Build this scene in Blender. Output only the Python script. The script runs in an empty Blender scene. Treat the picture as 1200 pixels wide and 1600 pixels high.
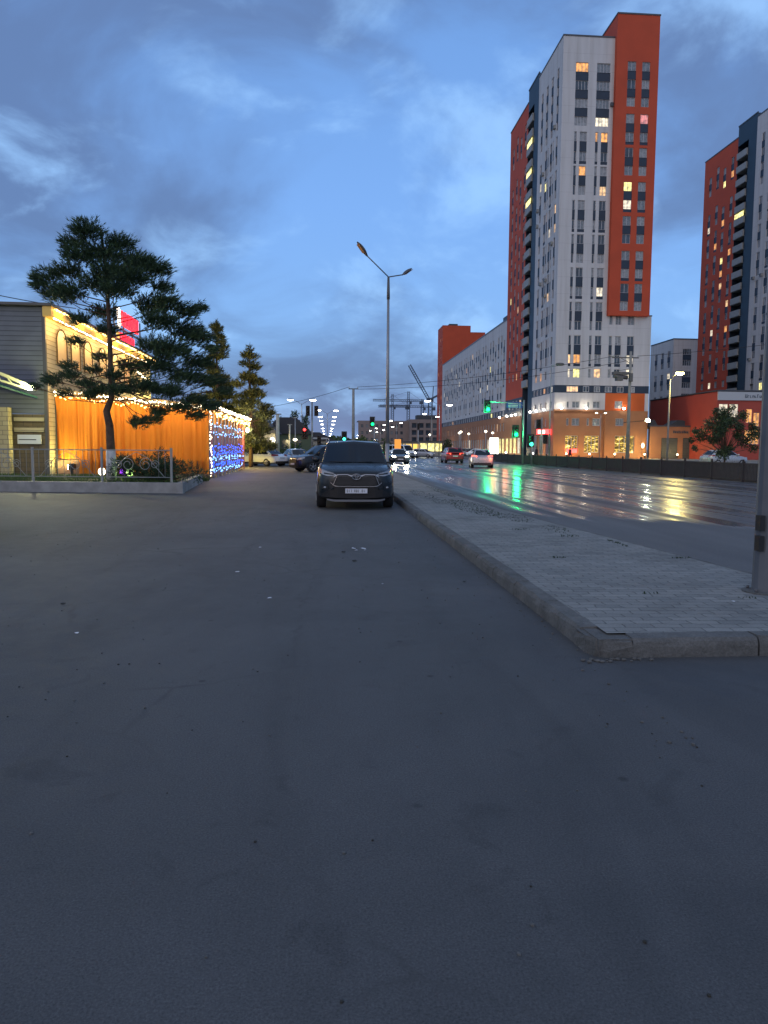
import bpy, math, random
from mathutils import Vector, Matrix
R = math.radians
sc = bpy.context.scene
COL = sc.collection
random.seed(7)

# ------------------------------------------------------------------ camera
# World frame: +Y runs along the street, X across it, ground z = 0, eye height 1.55 m.
cam_d = bpy.data.cameras.new("camera")
cam = bpy.data.objects.new("camera", cam_d)
COL.objects.link(cam)
cam.location = (0, 0, 1.55)
_f = Vector((math.sin(R(4.46)) * math.cos(R(4.95)), math.cos(R(4.46)) * math.cos(R(4.95)), -math.sin(R(4.95))))
_r0 = Vector((math.cos(R(4.46)), -math.sin(R(4.46)), 0))
_u0 = _r0.cross(_f)
_r = _r0 * math.cos(R(0.4)) + _u0 * math.sin(R(0.4))
_u = _r.cross(_f)
cam.rotation_euler = Matrix((_r, _u, -_f)).transposed().to_euler()
cam_d.sensor_fit = 'VERTICAL'
cam_d.sensor_height = 36
cam_d.lens = 1155 / 1600 * 36
cam_d.clip_start = 0.05
cam_d.clip_end = 8000
sc.camera = cam

# ------------------------------------------------------------------ sky, sun, exposure
world = bpy.data.worlds.new("World")
sc.world = world
world.use_nodes = True
nt = world.node_tree
nt.nodes.clear()
def wn(t, **k):
    n = nt.nodes.new(t)
    for a, b in k.items(): setattr(n, a, b)
    return n
def wramp(stops, interp='LINEAR'):
    n = wn('ShaderNodeValToRGB'); cr = n.color_ramp; cr.interpolation = interp
    while len(cr.elements) > 1: cr.elements.remove(cr.elements[-1])
    cr.elements[0].position = stops[0][0]; cr.elements[0].color = (*stops[0][1], 1)
    for p, c in stops[1:]:
        e = cr.elements.new(p); e.color = (*c, 1)
    return n
SUN_EL, SUN_ROT = 1.5, 200
sky = wn('ShaderNodeTexSky', sky_type='NISHITA', sun_disc=False)
sky.sun_elevation = R(SUN_EL); sky.sun_rotation = R(SUN_ROT)
sky.air_density = 1.0; sky.dust_density = 0.3; sky.ozone_density = 3.0
bg_sky = wn('ShaderNodeBackground'); bg_sky.inputs[1].default_value = 0.05
nt.links.new(sky.outputs[0], bg_sky.inputs[0])
tc = wn('ShaderNodeTexCoord')
sep = wn('ShaderNodeSeparateXYZ'); nt.links.new(tc.outputs['Generated'], sep.inputs[0])
grad = wramp([(0.0, (.215, .400, .70)), (.12, (.205, .395, .74)), (.30, (.175, .355, .74)), (.55, (.130, .275, .60)), (.75, (.20, .25, .36)), (1.0, (.26, .29, .36))])
nt.links.new(sep.outputs['Z'], grad.inputs[0])
# soft overcast sheets, projected on a plane overhead so they flatten towards the horizon
zc = wn('ShaderNodeMath', operation='MAXIMUM'); zc.inputs[1].default_value = 0.0; nt.links.new(sep.outputs['Z'], zc.inputs[0])
zo = wn('ShaderNodeMath', operation='ADD'); zo.inputs[1].default_value = 0.55; nt.links.new(zc.outputs[0], zo.inputs[0])
dx = wn('ShaderNodeMath', operation='DIVIDE'); nt.links.new(sep.outputs['X'], dx.inputs[0]); nt.links.new(zo.outputs[0], dx.inputs[1])
dy = wn('ShaderNodeMath', operation='DIVIDE'); nt.links.new(sep.outputs['Y'], dy.inputs[0]); nt.links.new(zo.outputs[0], dy.inputs[1])
cmb = wn('ShaderNodeCombineXYZ'); nt.links.new(dx.outputs[0], cmb.inputs[0]); nt.links.new(dy.outputs[0], cmb.inputs[1])
mp = wn('ShaderNodeMapping'); mp.inputs['Location'].default_value = (3.1, 1.7, 0); mp.inputs['Rotation'].default_value = (0, 0, R(-25)); mp.inputs['Scale'].default_value = (1.0, 1.15, 1)
nt.links.new(cmb.outputs[0], mp.inputs[0])
n1 = wn('ShaderNodeTexNoise'); n1.inputs['Scale'].default_value = 2.3; n1.inputs['Detail'].default_value = 8; n1.inputs['Roughness'].default_value = .54; n1.inputs['Distortion'].default_value = .5
nt.links.new(mp.outputs[0], n1.inputs['Vector'])
n2 = wn('ShaderNodeTexNoise'); n2.inputs['Scale'].default_value = 5.4; n2.inputs['Detail'].default_value = 8; n2.inputs['Roughness'].default_value = .55; n2.inputs['Distortion'].default_value = .3
nt.links.new(mp.outputs[0], n2.inputs['Vector'])
m1 = wramp([(.36, (0, 0, 0)), (.60, (1, 1, 1))], 'EASE'); nt.links.new(n1.outputs[0], m1.inputs[0])
m2 = wramp([(.48, (0, 0, 0)), (.72, (1, 1, 1))], 'EASE'); nt.links.new(n2.outputs[0], m2.inputs[0])
mixA = wn('ShaderNodeMixRGB', blend_type='MIX'); nt.links.new(m1.outputs[0], mixA.inputs[0]); nt.links.new(grad.outputs[0], mixA.inputs[1]); mixA.inputs[2].default_value = (.108, .182, .372, 1)
f2 = wn('ShaderNodeMath', operation='MULTIPLY'); f2.inputs[1].default_value = .8; nt.links.new(m2.outputs[0], f2.inputs[0])
mixB = wn('ShaderNodeMixRGB', blend_type='MIX'); nt.links.new(f2.outputs[0], mixB.inputs[0]); nt.links.new(mixA.outputs[0], mixB.inputs[1]); mixB.inputs[2].default_value = (.30, .53, .90, 1)
# afterglow of the sunset, low in the sky behind the camera
dt = wn('ShaderNodeVectorMath', operation='DOT_PRODUCT'); nt.links.new(tc.outputs['Generated'], dt.inputs[0]); dt.inputs[1].default_value = (-.42, -.90, .10)
gl = wramp([(0.0, (0, 0, 0)), (.45, (.12, .105, .085)), (1.0, (.60, .46, .32))]); nt.links.new(dt.outputs['Value'], gl.inputs[0])
mixC = wn('ShaderNodeMixRGB', blend_type='ADD'); mixC.inputs[0].default_value = 1; nt.links.new(mixB.outputs[0], mixC.inputs[1]); nt.links.new(gl.outputs[0], mixC.inputs[2])
bg_c = wn('ShaderNodeBackground'); nt.links.new(mixC.outputs[0], bg_c.inputs[0]); bg_c.inputs[1].default_value = 1.17
addw = wn('ShaderNodeAddShader'); nt.links.new(bg_sky.outputs[0], addw.inputs[0]); nt.links.new(bg_c.outputs[0], addw.inputs[1])
wout = wn('ShaderNodeOutputWorld'); nt.links.new(addw.outputs[0], wout.inputs[0])

sun_d = bpy.data.lights.new("sun", 'SUN'); sun_d.energy = 0.12; sun_d.angle = R(20); sun_d.color = (1, .86, .78)
sun = bpy.data.objects.new("sun", sun_d); COL.objects.link(sun)
sun.rotation_euler = (R(72), 0, R(-22))
sc.view_settings.view_transform = 'Standard'; sc.view_settings.look = 'None'; sc.view_settings.gamma = 1
sc.view_settings.exposure = 0.0
sc.view_settings.use_curve_mapping = False
sc.cycles.use_denoising = True
sc.cycles.max_bounces = 6
sc.cycles.caustics_reflective = False; sc.cycles.caustics_refractive = False
sc.cycles.sample_clamp_indirect = 4

# ------------------------------------------------------------------ materials
MATS = {}
def mat(name, base=(.5, .5, .5), rough=.6, metal=0, emit=None, es=0, noise=None, bump=None, spec=.5, trans=0, fn=None):
    """noise=(scale, amount, detail) varies the base colour; bump=(scale, strength, distance)"""
    if name in MATS: return MATS[name]
    m = bpy.data.materials.new(name); m.use_nodes = True; MATS[name] = m
    t = m.node_tree; b = t.nodes['Principled BSDF']
    b.inputs['Base Color'].default_value = (*base, 1); b.inputs['Roughness'].default_value = rough
    b.inputs['Metallic'].default_value = metal; b.inputs['Specular IOR Level'].default_value = spec
    if emit: b.inputs['Emission Color'].default_value = (*emit, 1); b.inputs['Emission Strength'].default_value = es
    if trans: b.inputs['Transmission Weight'].default_value = trans
    geo = t.nodes.new('ShaderNodeNewGeometry')
    if noise:
        n = t.nodes.new('ShaderNodeTexNoise'); n.inputs['Scale'].default_value = noise[0]; n.inputs['Detail'].default_value = noise[2] if len(noise) > 2 else 5
        t.links.new(geo.outputs['Position'], n.inputs['Vector'])
        r = t.nodes.new('ShaderNodeMapRange'); r.inputs[1].default_value = .3; r.inputs[2].default_value = .7; r.inputs[3].default_value = 1 - noise[1]; r.inputs[4].default_value = 1 + noise[1]
        t.links.new(n.outputs[0], r.inputs[0])
        v = t.nodes.new('ShaderNodeVectorMath'); v.operation = 'SCALE'; v.inputs[0].default_value = base
        t.links.new(r.outputs[0], v.inputs['Scale']); t.links.new(v.outputs[0], b.inputs['Base Color'])
    if bump:
        n = t.nodes.new('ShaderNodeTexNoise'); n.inputs['Scale'].default_value = bump[0]; n.inputs['Detail'].default_value = 4
        t.links.new(geo.outputs['Position'], n.inputs['Vector'])
        bp = t.nodes.new('ShaderNodeBump'); bp.inputs['Strength'].default_value = bump[1]; bp.inputs['Distance'].default_value = bump[2]
        t.links.new(n.outputs[0], bp.inputs['Height']); t.links.new(bp.outputs[0], b.inputs['Normal'])
    if fn: fn(m, t, b, geo)
    return m

def N(t, typ, **k):
    n = t.nodes.new(typ)
    for a, v in k.items():
        if a.startswith('i_'):
            key = a[2:]; key = int(key) if key.isdigit() else key.replace('_', ' ')
            n.inputs[key].default_value = v
        else: setattr(n, a, v)
    return n
def ramp(t, stops, interp='LINEAR'):
    n = t.nodes.new('ShaderNodeValToRGB'); cr = n.color_ramp; cr.interpolation = interp
    while len(cr.elements) > 1: cr.elements.remove(cr.elements[-1])
    def c4(c): return (c, c, c, 1) if isinstance(c, (int, float)) else (*c, 1)
    cr.elements[0].position = stops[0][0]; cr.elements[0].color = c4(stops[0][1])
    for p, c in stops[1:]:
        e = cr.elements.new(p); e.color = c4(c)
    return n

def fn_asphalt(m, t, b, geo):
    L = t.links.new
    big = N(t, 'ShaderNodeTexNoise', i_Scale=.35, i_Detail=6, i_Roughness=.6, i_Distortion=.6); L(geo.outputs['Position'], big.inputs['Vector'])
    mpn = N(t, 'ShaderNodeMapping'); mpn.inputs['Scale'].default_value = (1.6, .28, 1); mpn.inputs['Rotation'].default_value = (0, 0, R(18)); L(geo.outputs['Position'], mpn.inputs[0])
    trk = N(t, 'ShaderNodeTexNoise', i_Scale=.8, i_Detail=5, i_Roughness=.55, i_Distortion=1.0); L(mpn.outputs[0], trk.inputs['Vector'])
    med = N(t, 'ShaderNodeTexNoise', i_Scale=5, i_Detail=6, i_Roughness=.65); L(geo.outputs['Position'], med.inputs['Vector'])
    fine = N(t, 'ShaderNodeTexNoise', i_Scale=120, i_Detail=4, i_Roughness=.8); L(geo.outputs['Position'], fine.inputs['Vector'])
    vor = N(t, 'ShaderNodeTexVoronoi', i_Scale=85); L(geo.outputs['Position'], vor.inputs['Vector'])
    r1 = ramp(t, [(.30, (.058, .060, .061)), (.55, (.078, .079, .080)), (.75, (.100, .100, .097))]); L(big.outputs[0], r1.inputs[0])
    rt = ramp(t, [(.34, .84), (.5, 1.0), (.72, 1.06)]); L(trk.outputs[0], rt.inputs[0])
    rm = ramp(t, [(.3, .88), (.7, 1.10)]); L(med.outputs[0], rm.inputs[0])
    rf = ramp(t, [(.30, .50), (.5, 1.0), (.70, 1.55)]); L(fine.outputs[0], rf.inputs[0])
    rv = ramp(t, [(0, .78), (.35, 1.0), (1, 1.12)]); L(vor.outputs['Distance'], rv.inputs[0])
    cur = r1
    # oil drips, tar spots and worn darker patches with their own outlines
    sp1 = N(t, 'ShaderNodeTexNoise', i_Scale=2.6, i_Detail=7, i_Roughness=.62, i_Distortion=.8); L(geo.outputs['Position'], sp1.inputs['Vector'])
    rsp = ramp(t, [(.0, .80), (.33, .85), (.40, 1.0), (.62, 1.0), (.70, 1.10)]); L(sp1.outputs[0], rsp.inputs[0])
    sp2 = N(t, 'ShaderNodeTexVoronoi', i_Scale=1.9); sp2.inputs['Randomness'].default_value = 1; L(geo.outputs['Position'], sp2.inputs['Vector'])
    rs2 = ramp(t, [(.0, .45), (.035, .62), (.06, 1.0)]); L(sp2.outputs['Distance'], rs2.inputs[0])
    for x in (rt, rm, rf, rv, rsp, rs2):
        mx = N(t, 'ShaderNodeMixRGB', blend_type='MULTIPLY', i_0=1.0); L(cur.outputs[0], mx.inputs[1]); L(x.outputs[0], mx.inputs[2]); cur = mx
    # hairline cracks, only here and there
    cr_m = N(t, 'ShaderNodeTexVoronoi', feature='DISTANCE_TO_EDGE', i_Scale=.42)
    wob = N(t, 'ShaderNodeTexNoise', i_Scale=2.2, i_Detail=5); L(geo.outputs['Position'], wob.inputs['Vector'])
    wa = N(t, 'ShaderNodeMixRGB', i_0=.22); L(geo.outputs['Position'], wa.inputs[1]); L(wob.outputs['Color'], wa.inputs[2]); L(wa.outputs[0], cr_m.inputs['Vector'])
    rc = ramp(t, [(0, 1), (.004, .6), (.009, 0)]); L(cr_m.outputs['Distance'], rc.inputs[0])
    rg = ramp(t, [(.47, 0), (.56, 1)]); L(big.outputs[0], rg.inputs[0])
    cf = N(t, 'ShaderNodeMath', operation='MULTIPLY'); L(rc.outputs[0], cf.inputs[0]); L(rg.outputs[0], cf.inputs[1])
    cf2 = N(t, 'ShaderNodeMath', operation='MULTIPLY', i_1=.7); L(cf.outputs[0], cf2.inputs[0])
    mc = N(t, 'ShaderNodeMixRGB'); L(cf2.outputs[0], mc.inputs[0]); L(cur.outputs[0], mc.inputs[1]); mc.inputs[2].default_value = (.05, .05, .05, 1)
    L(mc.outputs[0], b.inputs['Base Color'])
    bp = N(t, 'ShaderNodeBump', i_Strength=.35, i_Distance=.004); L(fine.outputs[0], bp.inputs['Height']); L(bp.outputs[0], b.inputs['Normal'])
    rr = ramp(t, [(.3, .72), (.7, .92)]); L(med.outputs[0], rr.inputs[0]); L(rr.outputs[0], b.inputs['Roughness'])

def fn_wet(m, t, b, geo):
    """wet carriageway: a film of water that gives out in a ragged line towards the kerb, broken by tyre tracks"""
    L = t.links.new
    sp = N(t, 'ShaderNodeSeparateXYZ'); L(geo.outputs['Position'], sp.inputs[0])
    a = N(t, 'ShaderNodeMath', operation='MULTIPLY_ADD', i_1=.8); L(sp.outputs['X'], a.inputs[0]); L(sp.outputs['Y'], a.inputs[2])
    mpn = N(t, 'ShaderNodeMapping'); mpn.inputs['Scale'].default_value = (.9, .12, 1); L(geo.outputs['Position'], mpn.inputs[0])
    e = N(t, 'ShaderNodeTexNoise', i_Scale=.7, i_Detail=7, i_Roughness=.62); L(mpn.outputs[0], e.inputs['Vector'])
    ea = N(t, 'ShaderNodeMath', operation='MULTIPLY_ADD', i_1=7.0); L(e.outputs[0], ea.inputs[0]); L(a.outputs[0], ea.inputs[2])
    edge = N(t, 'ShaderNodeMapRange', i_1=23.6, i_2=24.6, i_3=0.0, i_4=1.0); L(ea.outputs[0], edge.inputs[0])
    x2 = N(t, 'ShaderNodeMath', operation='MULTIPLY_ADD', i_1=1.6); L(e.outputs[0], x2.inputs[0]); L(sp.outputs['X'], x2.inputs[2])
    edge2 = N(t, 'ShaderNodeMapRange', i_1=5.2, i_2=5.7, i_3=0.0, i_4=1.0); L(x2.outputs[0], edge2.inputs[0])
    wetm = N(t, 'ShaderNodeMath', operation='MULTIPLY'); L(edge.outputs[0], wetm.inputs[0]); L(edge2.outputs[0], wetm.inputs[1])
    mp2 = N(t, 'ShaderNodeMapping'); mp2.inputs['Scale'].default_value = (1.3, .045, 1); L(geo.outputs['Position'], mp2.inputs[0])
    s = N(t, 'ShaderNodeTexNoise', i_Scale=1.1, i_Detail=6, i_Roughness=.6, i_Distortion=.3); L(mp2.outputs[0], s.inputs['Vector'])
    rs = ramp(t, [(.40, .0), (.56, 1.0)]); L(s.outputs[0], rs.inputs[0])
    film = N(t, 'ShaderNodeMath', operation='MULTIPLY'); L(wetm.outputs[0], film.inputs[0]); L(rs.outputs[0], film.inputs[1])
    rough = N(t, 'ShaderNodeMapRange', i_1=0, i_2=1, i_3=.50, i_4=.17); L(film.outputs[0], rough.inputs[0])
    rough2 = N(t, 'ShaderNodeMixRGB'); L(wetm.outputs[0], rough2.inputs[0]); rough2.inputs[1].default_value = (.85, .85, .85, 1); L(rough.outputs[0], rough2.inputs[2])
    L(rough2.outputs[0], b.inputs['Roughness'])
    fine = N(t, 'ShaderNodeTexNoise', i_Scale=45, i_Detail=4, i_Roughness=.7); L(geo.outputs['Position'], fine.inputs['Vector'])
    med = N(t, 'ShaderNodeTexNoise', i_Scale=1.3, i_Detail=6); L(mpn.outputs[0], med.inputs['Vector'])
    dry = ramp(t, [(.3, (.095, .096, .098)), (.7, (.14, .14, .138))]); L(med.outputs[0], dry.inputs[0])
    wt = ramp(t, [(.35, (.055, .057, .062)), (.65, (.100, .101, .106))]); L(s.outputs[0], wt.inputs[0])
    mc = N(t, 'ShaderNodeMixRGB'); L(wetm.outputs[0], mc.inputs[0]); L(dry.outputs[0], mc.inputs[1]); L(wt.outputs[0], mc.inputs[2])
    rf = ramp(t, [(.3, .7), (.7, 1.25)]); L(fine.outputs[0], rf.inputs[0])
    mm = N(t, 'ShaderNodeMixRGB', blend_type='MULTIPLY', i_0=1.0); L(mc.outputs[0], mm.inputs[1]); L(rf.outputs[0], mm.inputs[2]); L(mm.outputs[0], b.inputs['Base Color'])
    bs = N(t, 'ShaderNodeMapRange', i_1=0, i_2=1, i_3=.6, i_4=.10); L(film.outputs[0], bs.inputs[0])
    wv = N(t, 'ShaderNodeTexNoise', i_Scale=9, i_Detail=3); L(geo.outputs['Position'], wv.inputs['Vector'])
    bp = N(t, 'ShaderNodeBump', i_Distance=.006); L(bs.outputs[0], bp.inputs['Strength']); L(wv.outputs[0], bp.inputs['Height']); L(bp.outputs[0], b.inputs['Normal'])
    rw = N(t, 'ShaderNodeMapRange', i_1=0, i_2=1, i_3=.5, i_4=.9); L(film.outputs[0], rw.inputs[0]); L(rw.outputs[0], b.inputs['Specular IOR Level'])

def fn_paver(m, t, b, geo):
    L = t.links.new
    wob = N(t, 'ShaderNodeTexNoise', i_Scale=9, i_Detail=2); L(geo.outputs['Position'], wob.inputs['Vector'])
    wa = N(t, 'ShaderNodeMixRGB', i_0=.055); L(geo.outputs['Position'], wa.inputs[1]); L(wob.outputs['Color'], wa.inputs[2])
    mpn = N(t, 'ShaderNodeMapping'); mpn.inputs['Rotation'].default_value = (0, 0, R(3)); L(wa.outputs[0], mpn.inputs[0])
    br = N(t, 'ShaderNodeTexBrick', i_Scale=1.0); br.inputs['Brick Width'].default_value = .22; br.inputs['Row Height'].default_value = .115
    br.inputs['Mortar Size'].default_value = .006; br.inputs['Mortar Smooth'].default_value = .35; br.inputs['Bias'].default_value = 0
    br.inputs['Color1'].default_value = (.19, .192, .18, 1); br.inputs['Color2'].default_value = (.265, .262, .24, 1); br.inputs['Mortar'].default_value = (.12, .12, .11, 1)
    L(mpn.outputs[0], br.inputs['Vector'])
    big = N(t, 'ShaderNodeTexNoise', i_Scale=.9, i_Detail=7, i_Roughness=.65, i_Distortion=.4); L(geo.outputs['Position'], big.inputs['Vector'])
    rb = ramp(t, [(.28, .62), (.48, .95), (.72, 1.15)]); L(big.outputs[0], rb.inputs[0])
    fine = N(t, 'ShaderNodeTexNoise', i_Scale=60, i_Detail=4, i_Roughness=.7); L(geo.outputs['Position'], fine.inputs['Vector'])
    rf = ramp(t, [(.3, .8), (.7, 1.18)]); L(fine.outputs[0], rf.inputs[0])
    m1 = N(t, 'ShaderNodeMixRGB', blend_type='MULTIPLY', i_0=1.0); L(br.outputs[0], m1.inputs[1]); L(rb.outputs[0], m1.inputs[2])
    m2 = N(t, 'ShaderNodeMixRGB', blend_type='MULTIPLY', i_0=1.0); L(m1.outputs[0], m2.inputs[1]); L(rf.outputs[0], m2.inputs[2])
    L(m2.outputs[0], b.inputs['Base Color'])
    inv = N(t, 'ShaderNodeMath', operation='MULTIPLY_ADD', i_1=-1.0, i_2=1.0); L(br.outputs['Fac'], inv.inputs[0])
    hh = N(t, 'ShaderNodeMath', operation='MULTIPLY_ADD', i_1=.35); L(fine.outputs[0], hh.inputs[0]); L(inv.outputs[0], hh.inputs[2])
    bp = N(t, 'ShaderNodeBump', i_Strength=.8, i_Distance=.012); L(hh.outputs[0], bp.inputs['Height']); L(bp.outputs[0], b.inputs['Normal'])

def fn_kerb(m, t, b, geo):
    L = t.links.new
    big = N(t, 'ShaderNodeTexNoise', i_Scale=2.5, i_Detail=8, i_Roughness=.7); L(geo.outputs['Position'], big.inputs['Vector'])
    fine = N(t, 'ShaderNodeTexNoise', i_Scale=50, i_Detail=4, i_Roughness=.7); L(geo.outputs['Position'], fine.inputs['Vector'])
    r = ramp(t, [(.3, (.08, .08, .075)), (.55, (.135, .135, .128)), (.75, (.20, .20, .19))]); L(big.outputs[0], r.inputs[0])
    rf = ramp(t, [(.3, .75), (.7, 1.2)]); L(fine.outputs[0], rf.inputs[0])
    m2 = N(t, 'ShaderNodeMixRGB', blend_type='MULTIPLY', i_0=1.0); L(r.outputs[0], m2.inputs[1]); L(rf.outputs[0], m2.inputs[2]); L(m2.outputs[0], b.inputs['Base Color'])
    ad = N(t, 'ShaderNodeMath', operation='ADD'); L(big.outputs[0], ad.inputs[0]); L(fine.outputs[0], ad.inputs[1])
    bp = N(t, 'ShaderNodeBump', i_Strength=.8, i_Distance=.02); L(ad.outputs[0], bp.inputs['Height']); L(bp.outputs[0], b.inputs['Normal'])

def siding(name, c, pitch=.20):
    """horizontal lap siding: the profile is bumped, the shade at each lap is a dark band in the colour"""
    def fn(m, t, b, geo):
        L = t.links.new
        sp = N(t, 'ShaderNodeSeparateXYZ'); L(geo.outputs['Position'], sp.inputs[0])
        d = N(t, 'ShaderNodeMath', operation='DIVIDE', i_1=pitch); L(sp.outputs['Z'], d.inputs[0])
        fr = N(t, 'ShaderNodeMath', operation='FRACT'); L(d.outputs[0], fr.inputs[0])
        r = ramp(t, [(0, .35), (.12, .55), (.2, 1), (1, .92)]); L(fr.outputs[0], r.inputs[0])  # shade under each lap, darkened in the base colour
        n = N(t, 'ShaderNodeTexNoise', i_Scale=1.5, i_Detail=6); L(geo.outputs['Position'], n.inputs['Vector'])
        rn = ramp(t, [(.3, .88), (.7, 1.08)]); L(n.outputs[0], rn.inputs[0])
        m1 = N(t, 'ShaderNodeMixRGB', blend_type='MULTIPLY', i_0=1.0); m1.inputs[1].default_value = (*c, 1); L(r.outputs[0], m1.inputs[2])
        m2 = N(t, 'ShaderNodeMixRGB', blend_type='MULTIPLY', i_0=1.0); L(m1.outputs[0], m2.inputs[1]); L(rn.outputs[0], m2.inputs[2]); L(m2.outputs[0], b.inputs['Base Color'])
        bp = N(t, 'ShaderNodeBump', i_Strength=.9, i_Distance=.03); L(fr.outputs[0], bp.inputs['Height']); L(bp.outputs[0], b.inputs['Normal'])
    return mat(name, c, .55, fn=fn)

def fn_brick(c1, c2, mortar, scale=1.0, plane='XZ'):
    def fn(m, t, b, geo):
        L = t.links.new
        sp = N(t, 'ShaderNodeSeparateXYZ'); L(geo.outputs['Position'], sp.inputs[0])
        ad = N(t, 'ShaderNodeMath', operation='ADD'); L(sp.outputs['X'], ad.inputs[0]); L(sp.outputs['Y'], ad.inputs[1])
        cb = N(t, 'ShaderNodeCombineXYZ'); L(ad.outputs[0], cb.inputs[0]); L(sp.outputs['Z'], cb.inputs[1])
        br = N(t, 'ShaderNodeTexBrick', i_Scale=scale); br.inputs['Brick Width'].default_value = .4; br.inputs['Row Height'].default_value = .2; br.inputs['Mortar Size'].default_value = .012
        br.inputs['Color1'].default_value = (*c1, 1); br.inputs['Color2'].default_value = (*c2, 1); br.inputs['Mortar'].default_value = (*mortar, 1)
        L(cb.outputs[0], br.inputs['Vector']); L(br.outputs[0], b.inputs['Base Color'])
        bp = N(t, 'ShaderNodeBump', i_Strength=.5, i_Distance=.01); bp.invert = True; L(br.outputs['Fac'], bp.inputs['Height']); L(bp.outputs[0], b.inputs['Normal'])
    return fn

def fn_curtain(m, t, b, geo):
    L = t.links.new
    b.inputs['Base Color'].default_value = (.85, .33, .045, 1)
    tr = N(t, 'ShaderNodeBsdfTranslucent'); tr.inputs[0].default_value = (.88, .36, .05, 1)
    out = t.nodes['Material Output']; mx = N(t, 'ShaderNodeMixShader', i_0=.5)
    L(b.outputs[0], mx.inputs[1]); L(tr.outputs[0], mx.inputs[2]); L(mx.outputs[0], out.inputs[0])

A_SPH = mat('asphalt', (.16, .16, .16), .85, fn=fn_asphalt)
WET = mat('wet_asphalt', (.08, .08, .08), .3, fn=fn_wet)
PAVER = mat('pavers', (.3, .3, .3), .85, fn=fn_paver)
KERB = mat('kerb_concrete', (.25, .24, .22), .9, fn=fn_kerb)
CONC = mat('concrete', (.28, .28, .27), .85, noise=(3, .2), bump=(25, .4, .01))
DIRT = mat('dusty_ground', (.20, .19, .16), .95, noise=(.3, .3), bump=(6, .5, .03))
def fn_white(m, t, b, geo):
    L = t.links.new
    mpn = N(t, 'ShaderNodeMapping'); mpn.inputs['Scale'].default_value = (1.2, 1.2, .07); L(geo.outputs['Position'], mpn.inputs[0])
    n = N(t, 'ShaderNodeTexNoise', i_Scale=1.0, i_Detail=6, i_Roughness=.6); L(mpn.outputs[0], n.inputs['Vector'])
    r = ramp(t, [(.3, (.47, .465, .455)), (.5, (.555, .555, .55)), (.7, (.60, .60, .60))]); L(n.outputs[0], r.inputs[0])
    sp = N(t, 'ShaderNodeSeparateXYZ'); L(geo.outputs['Position'], sp.inputs[0])
    dv = N(t, 'ShaderNodeMath', operation='DIVIDE', i_1=2.88); L(sp.outputs['Z'], dv.inputs[0]); fr = N(t, 'ShaderNodeMath', operation='FRACT'); L(dv.outputs[0], fr.inputs[0])
    rj = ramp(t, [(0, .80), (.015, .80), (.022, 1.0), (1, 1.0)]); L(fr.outputs[0], rj.inputs[0])
    mm = N(t, 'ShaderNodeMixRGB', blend_type='MULTIPLY', i_0=1.0); L(r.outputs[0], mm.inputs[1]); L(rj.outputs[0], mm.inputs[2]); L(mm.outputs[0], b.inputs['Base Color'])
WHITE_R = mat('white_render', (.55, .55, .545), .8, fn=fn_white)
RED_R = mat('red_render', (.50, .070, .024), .75, noise=(.35, .08))
ORANGE_R = mat('orange_render', (.55, .11, .02), .75, noise=(.35, .08))
NAVY = mat('navy_panel', (.012, .028, .052), .5, noise=(.6, .2))
TEAL = mat('teal_panel', (.016, .045, .075), .55, noise=(.3, .1))
BROWN = mat('brown_stone', (.33, .155, .075), .8, noise=(.6, .10), bump=(5, .2, .02))
GREYB = mat('grey_parapet', (.30, .31, .30), .6, noise=(1, .08))
FRAME_W = mat('window_frame_white', (.50, .50, .52), .4)
FRAME_D = mat('window_frame_dark', (.06, .065, .075), .4)
ROOFM = mat('roof_felt', (.06, .065, .07), .8)
GL = [mat('glass_dark', (.04, .065, .09), .12, noise=(.8, .4)), mat('glass_curtained', (.18, .21, .23), .2, noise=(3.5, .35)), mat('glass_blind', (.27, .29, .30), .25, noise=(3, .3))]
def fn_shop(m, t, b, geo):
    L = t.links.new
    mpn = N(t, 'ShaderNodeMapping'); mpn.inputs['Scale'].default_value = (.9, .9, 2.2); L(geo.outputs['Position'], mpn.inputs[0])
    n = N(t, 'ShaderNodeTexNoise', i_Scale=1.3, i_Detail=5, i_Distortion=1.2); L(mpn.outputs[0], n.inputs['Vector'])
    r = ramp(t, [(.40, (.06, .035, .005)), (.52, (.30, .17, .02)), (.60, (1.3, .85, .12)), (.68, (1.6, 1.3, .6))]); L(n.outputs[0], r.inputs[0]); L(r.outputs[0], b.inputs['Emission Color']); b.inputs['Emission Strength'].default_value = 1.0
SHOPWIN = mat('shop_window', (.03, .03, .02), .2, fn=fn_shop)
def fn_lit(c, s):
    def fn(m, t, b, geo):
        L = t.links.new
        n = N(t, 'ShaderNodeTexNoise', i_Scale=1.6, i_Detail=3); L(geo.outputs['Position'], n.inputs['Vector'])
        r = ramp(t, [(.35, .35), (.65, 1.25)]); L(n.outputs[0], r.inputs[0])
        mu = N(t, 'ShaderNodeMath', operation='MULTIPLY', i_1=s); L(r.outputs[0], mu.inputs[0]); L(mu.outputs[0], b.inputs['Emission Strength'])
        b.inputs['Emission Color'].default_value = (*c, 1)
    return fn
LIT = [mat('lit_window_warm', (.3, .25, .2), .3, fn=fn_lit((1, .60, .26), 1.3)), mat('lit_window_pale', (.3, .3, .3), .3, fn=fn_lit((1, .86, .60), 1.15)),
       mat('lit_window_orange', (.3, .2, .1), .3, fn=fn_lit((1, .42, .10), 1.1)), mat('lit_window_yellow', (.3, .3, .1), .3, fn=fn_lit((1, .88, .32), 1.6)),
       mat('lit_window_pink', (.3, .2, .2), .3, fn=fn_lit((1, .30, .28), .9))]
STEEL = mat('galvanised_steel', (.30, .31, .32), .45, metal=.5, noise=(2.5, .15))
POLE_D = mat('dark_pole', (.10, .10, .105), .6, noise=(4, .2))
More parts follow.
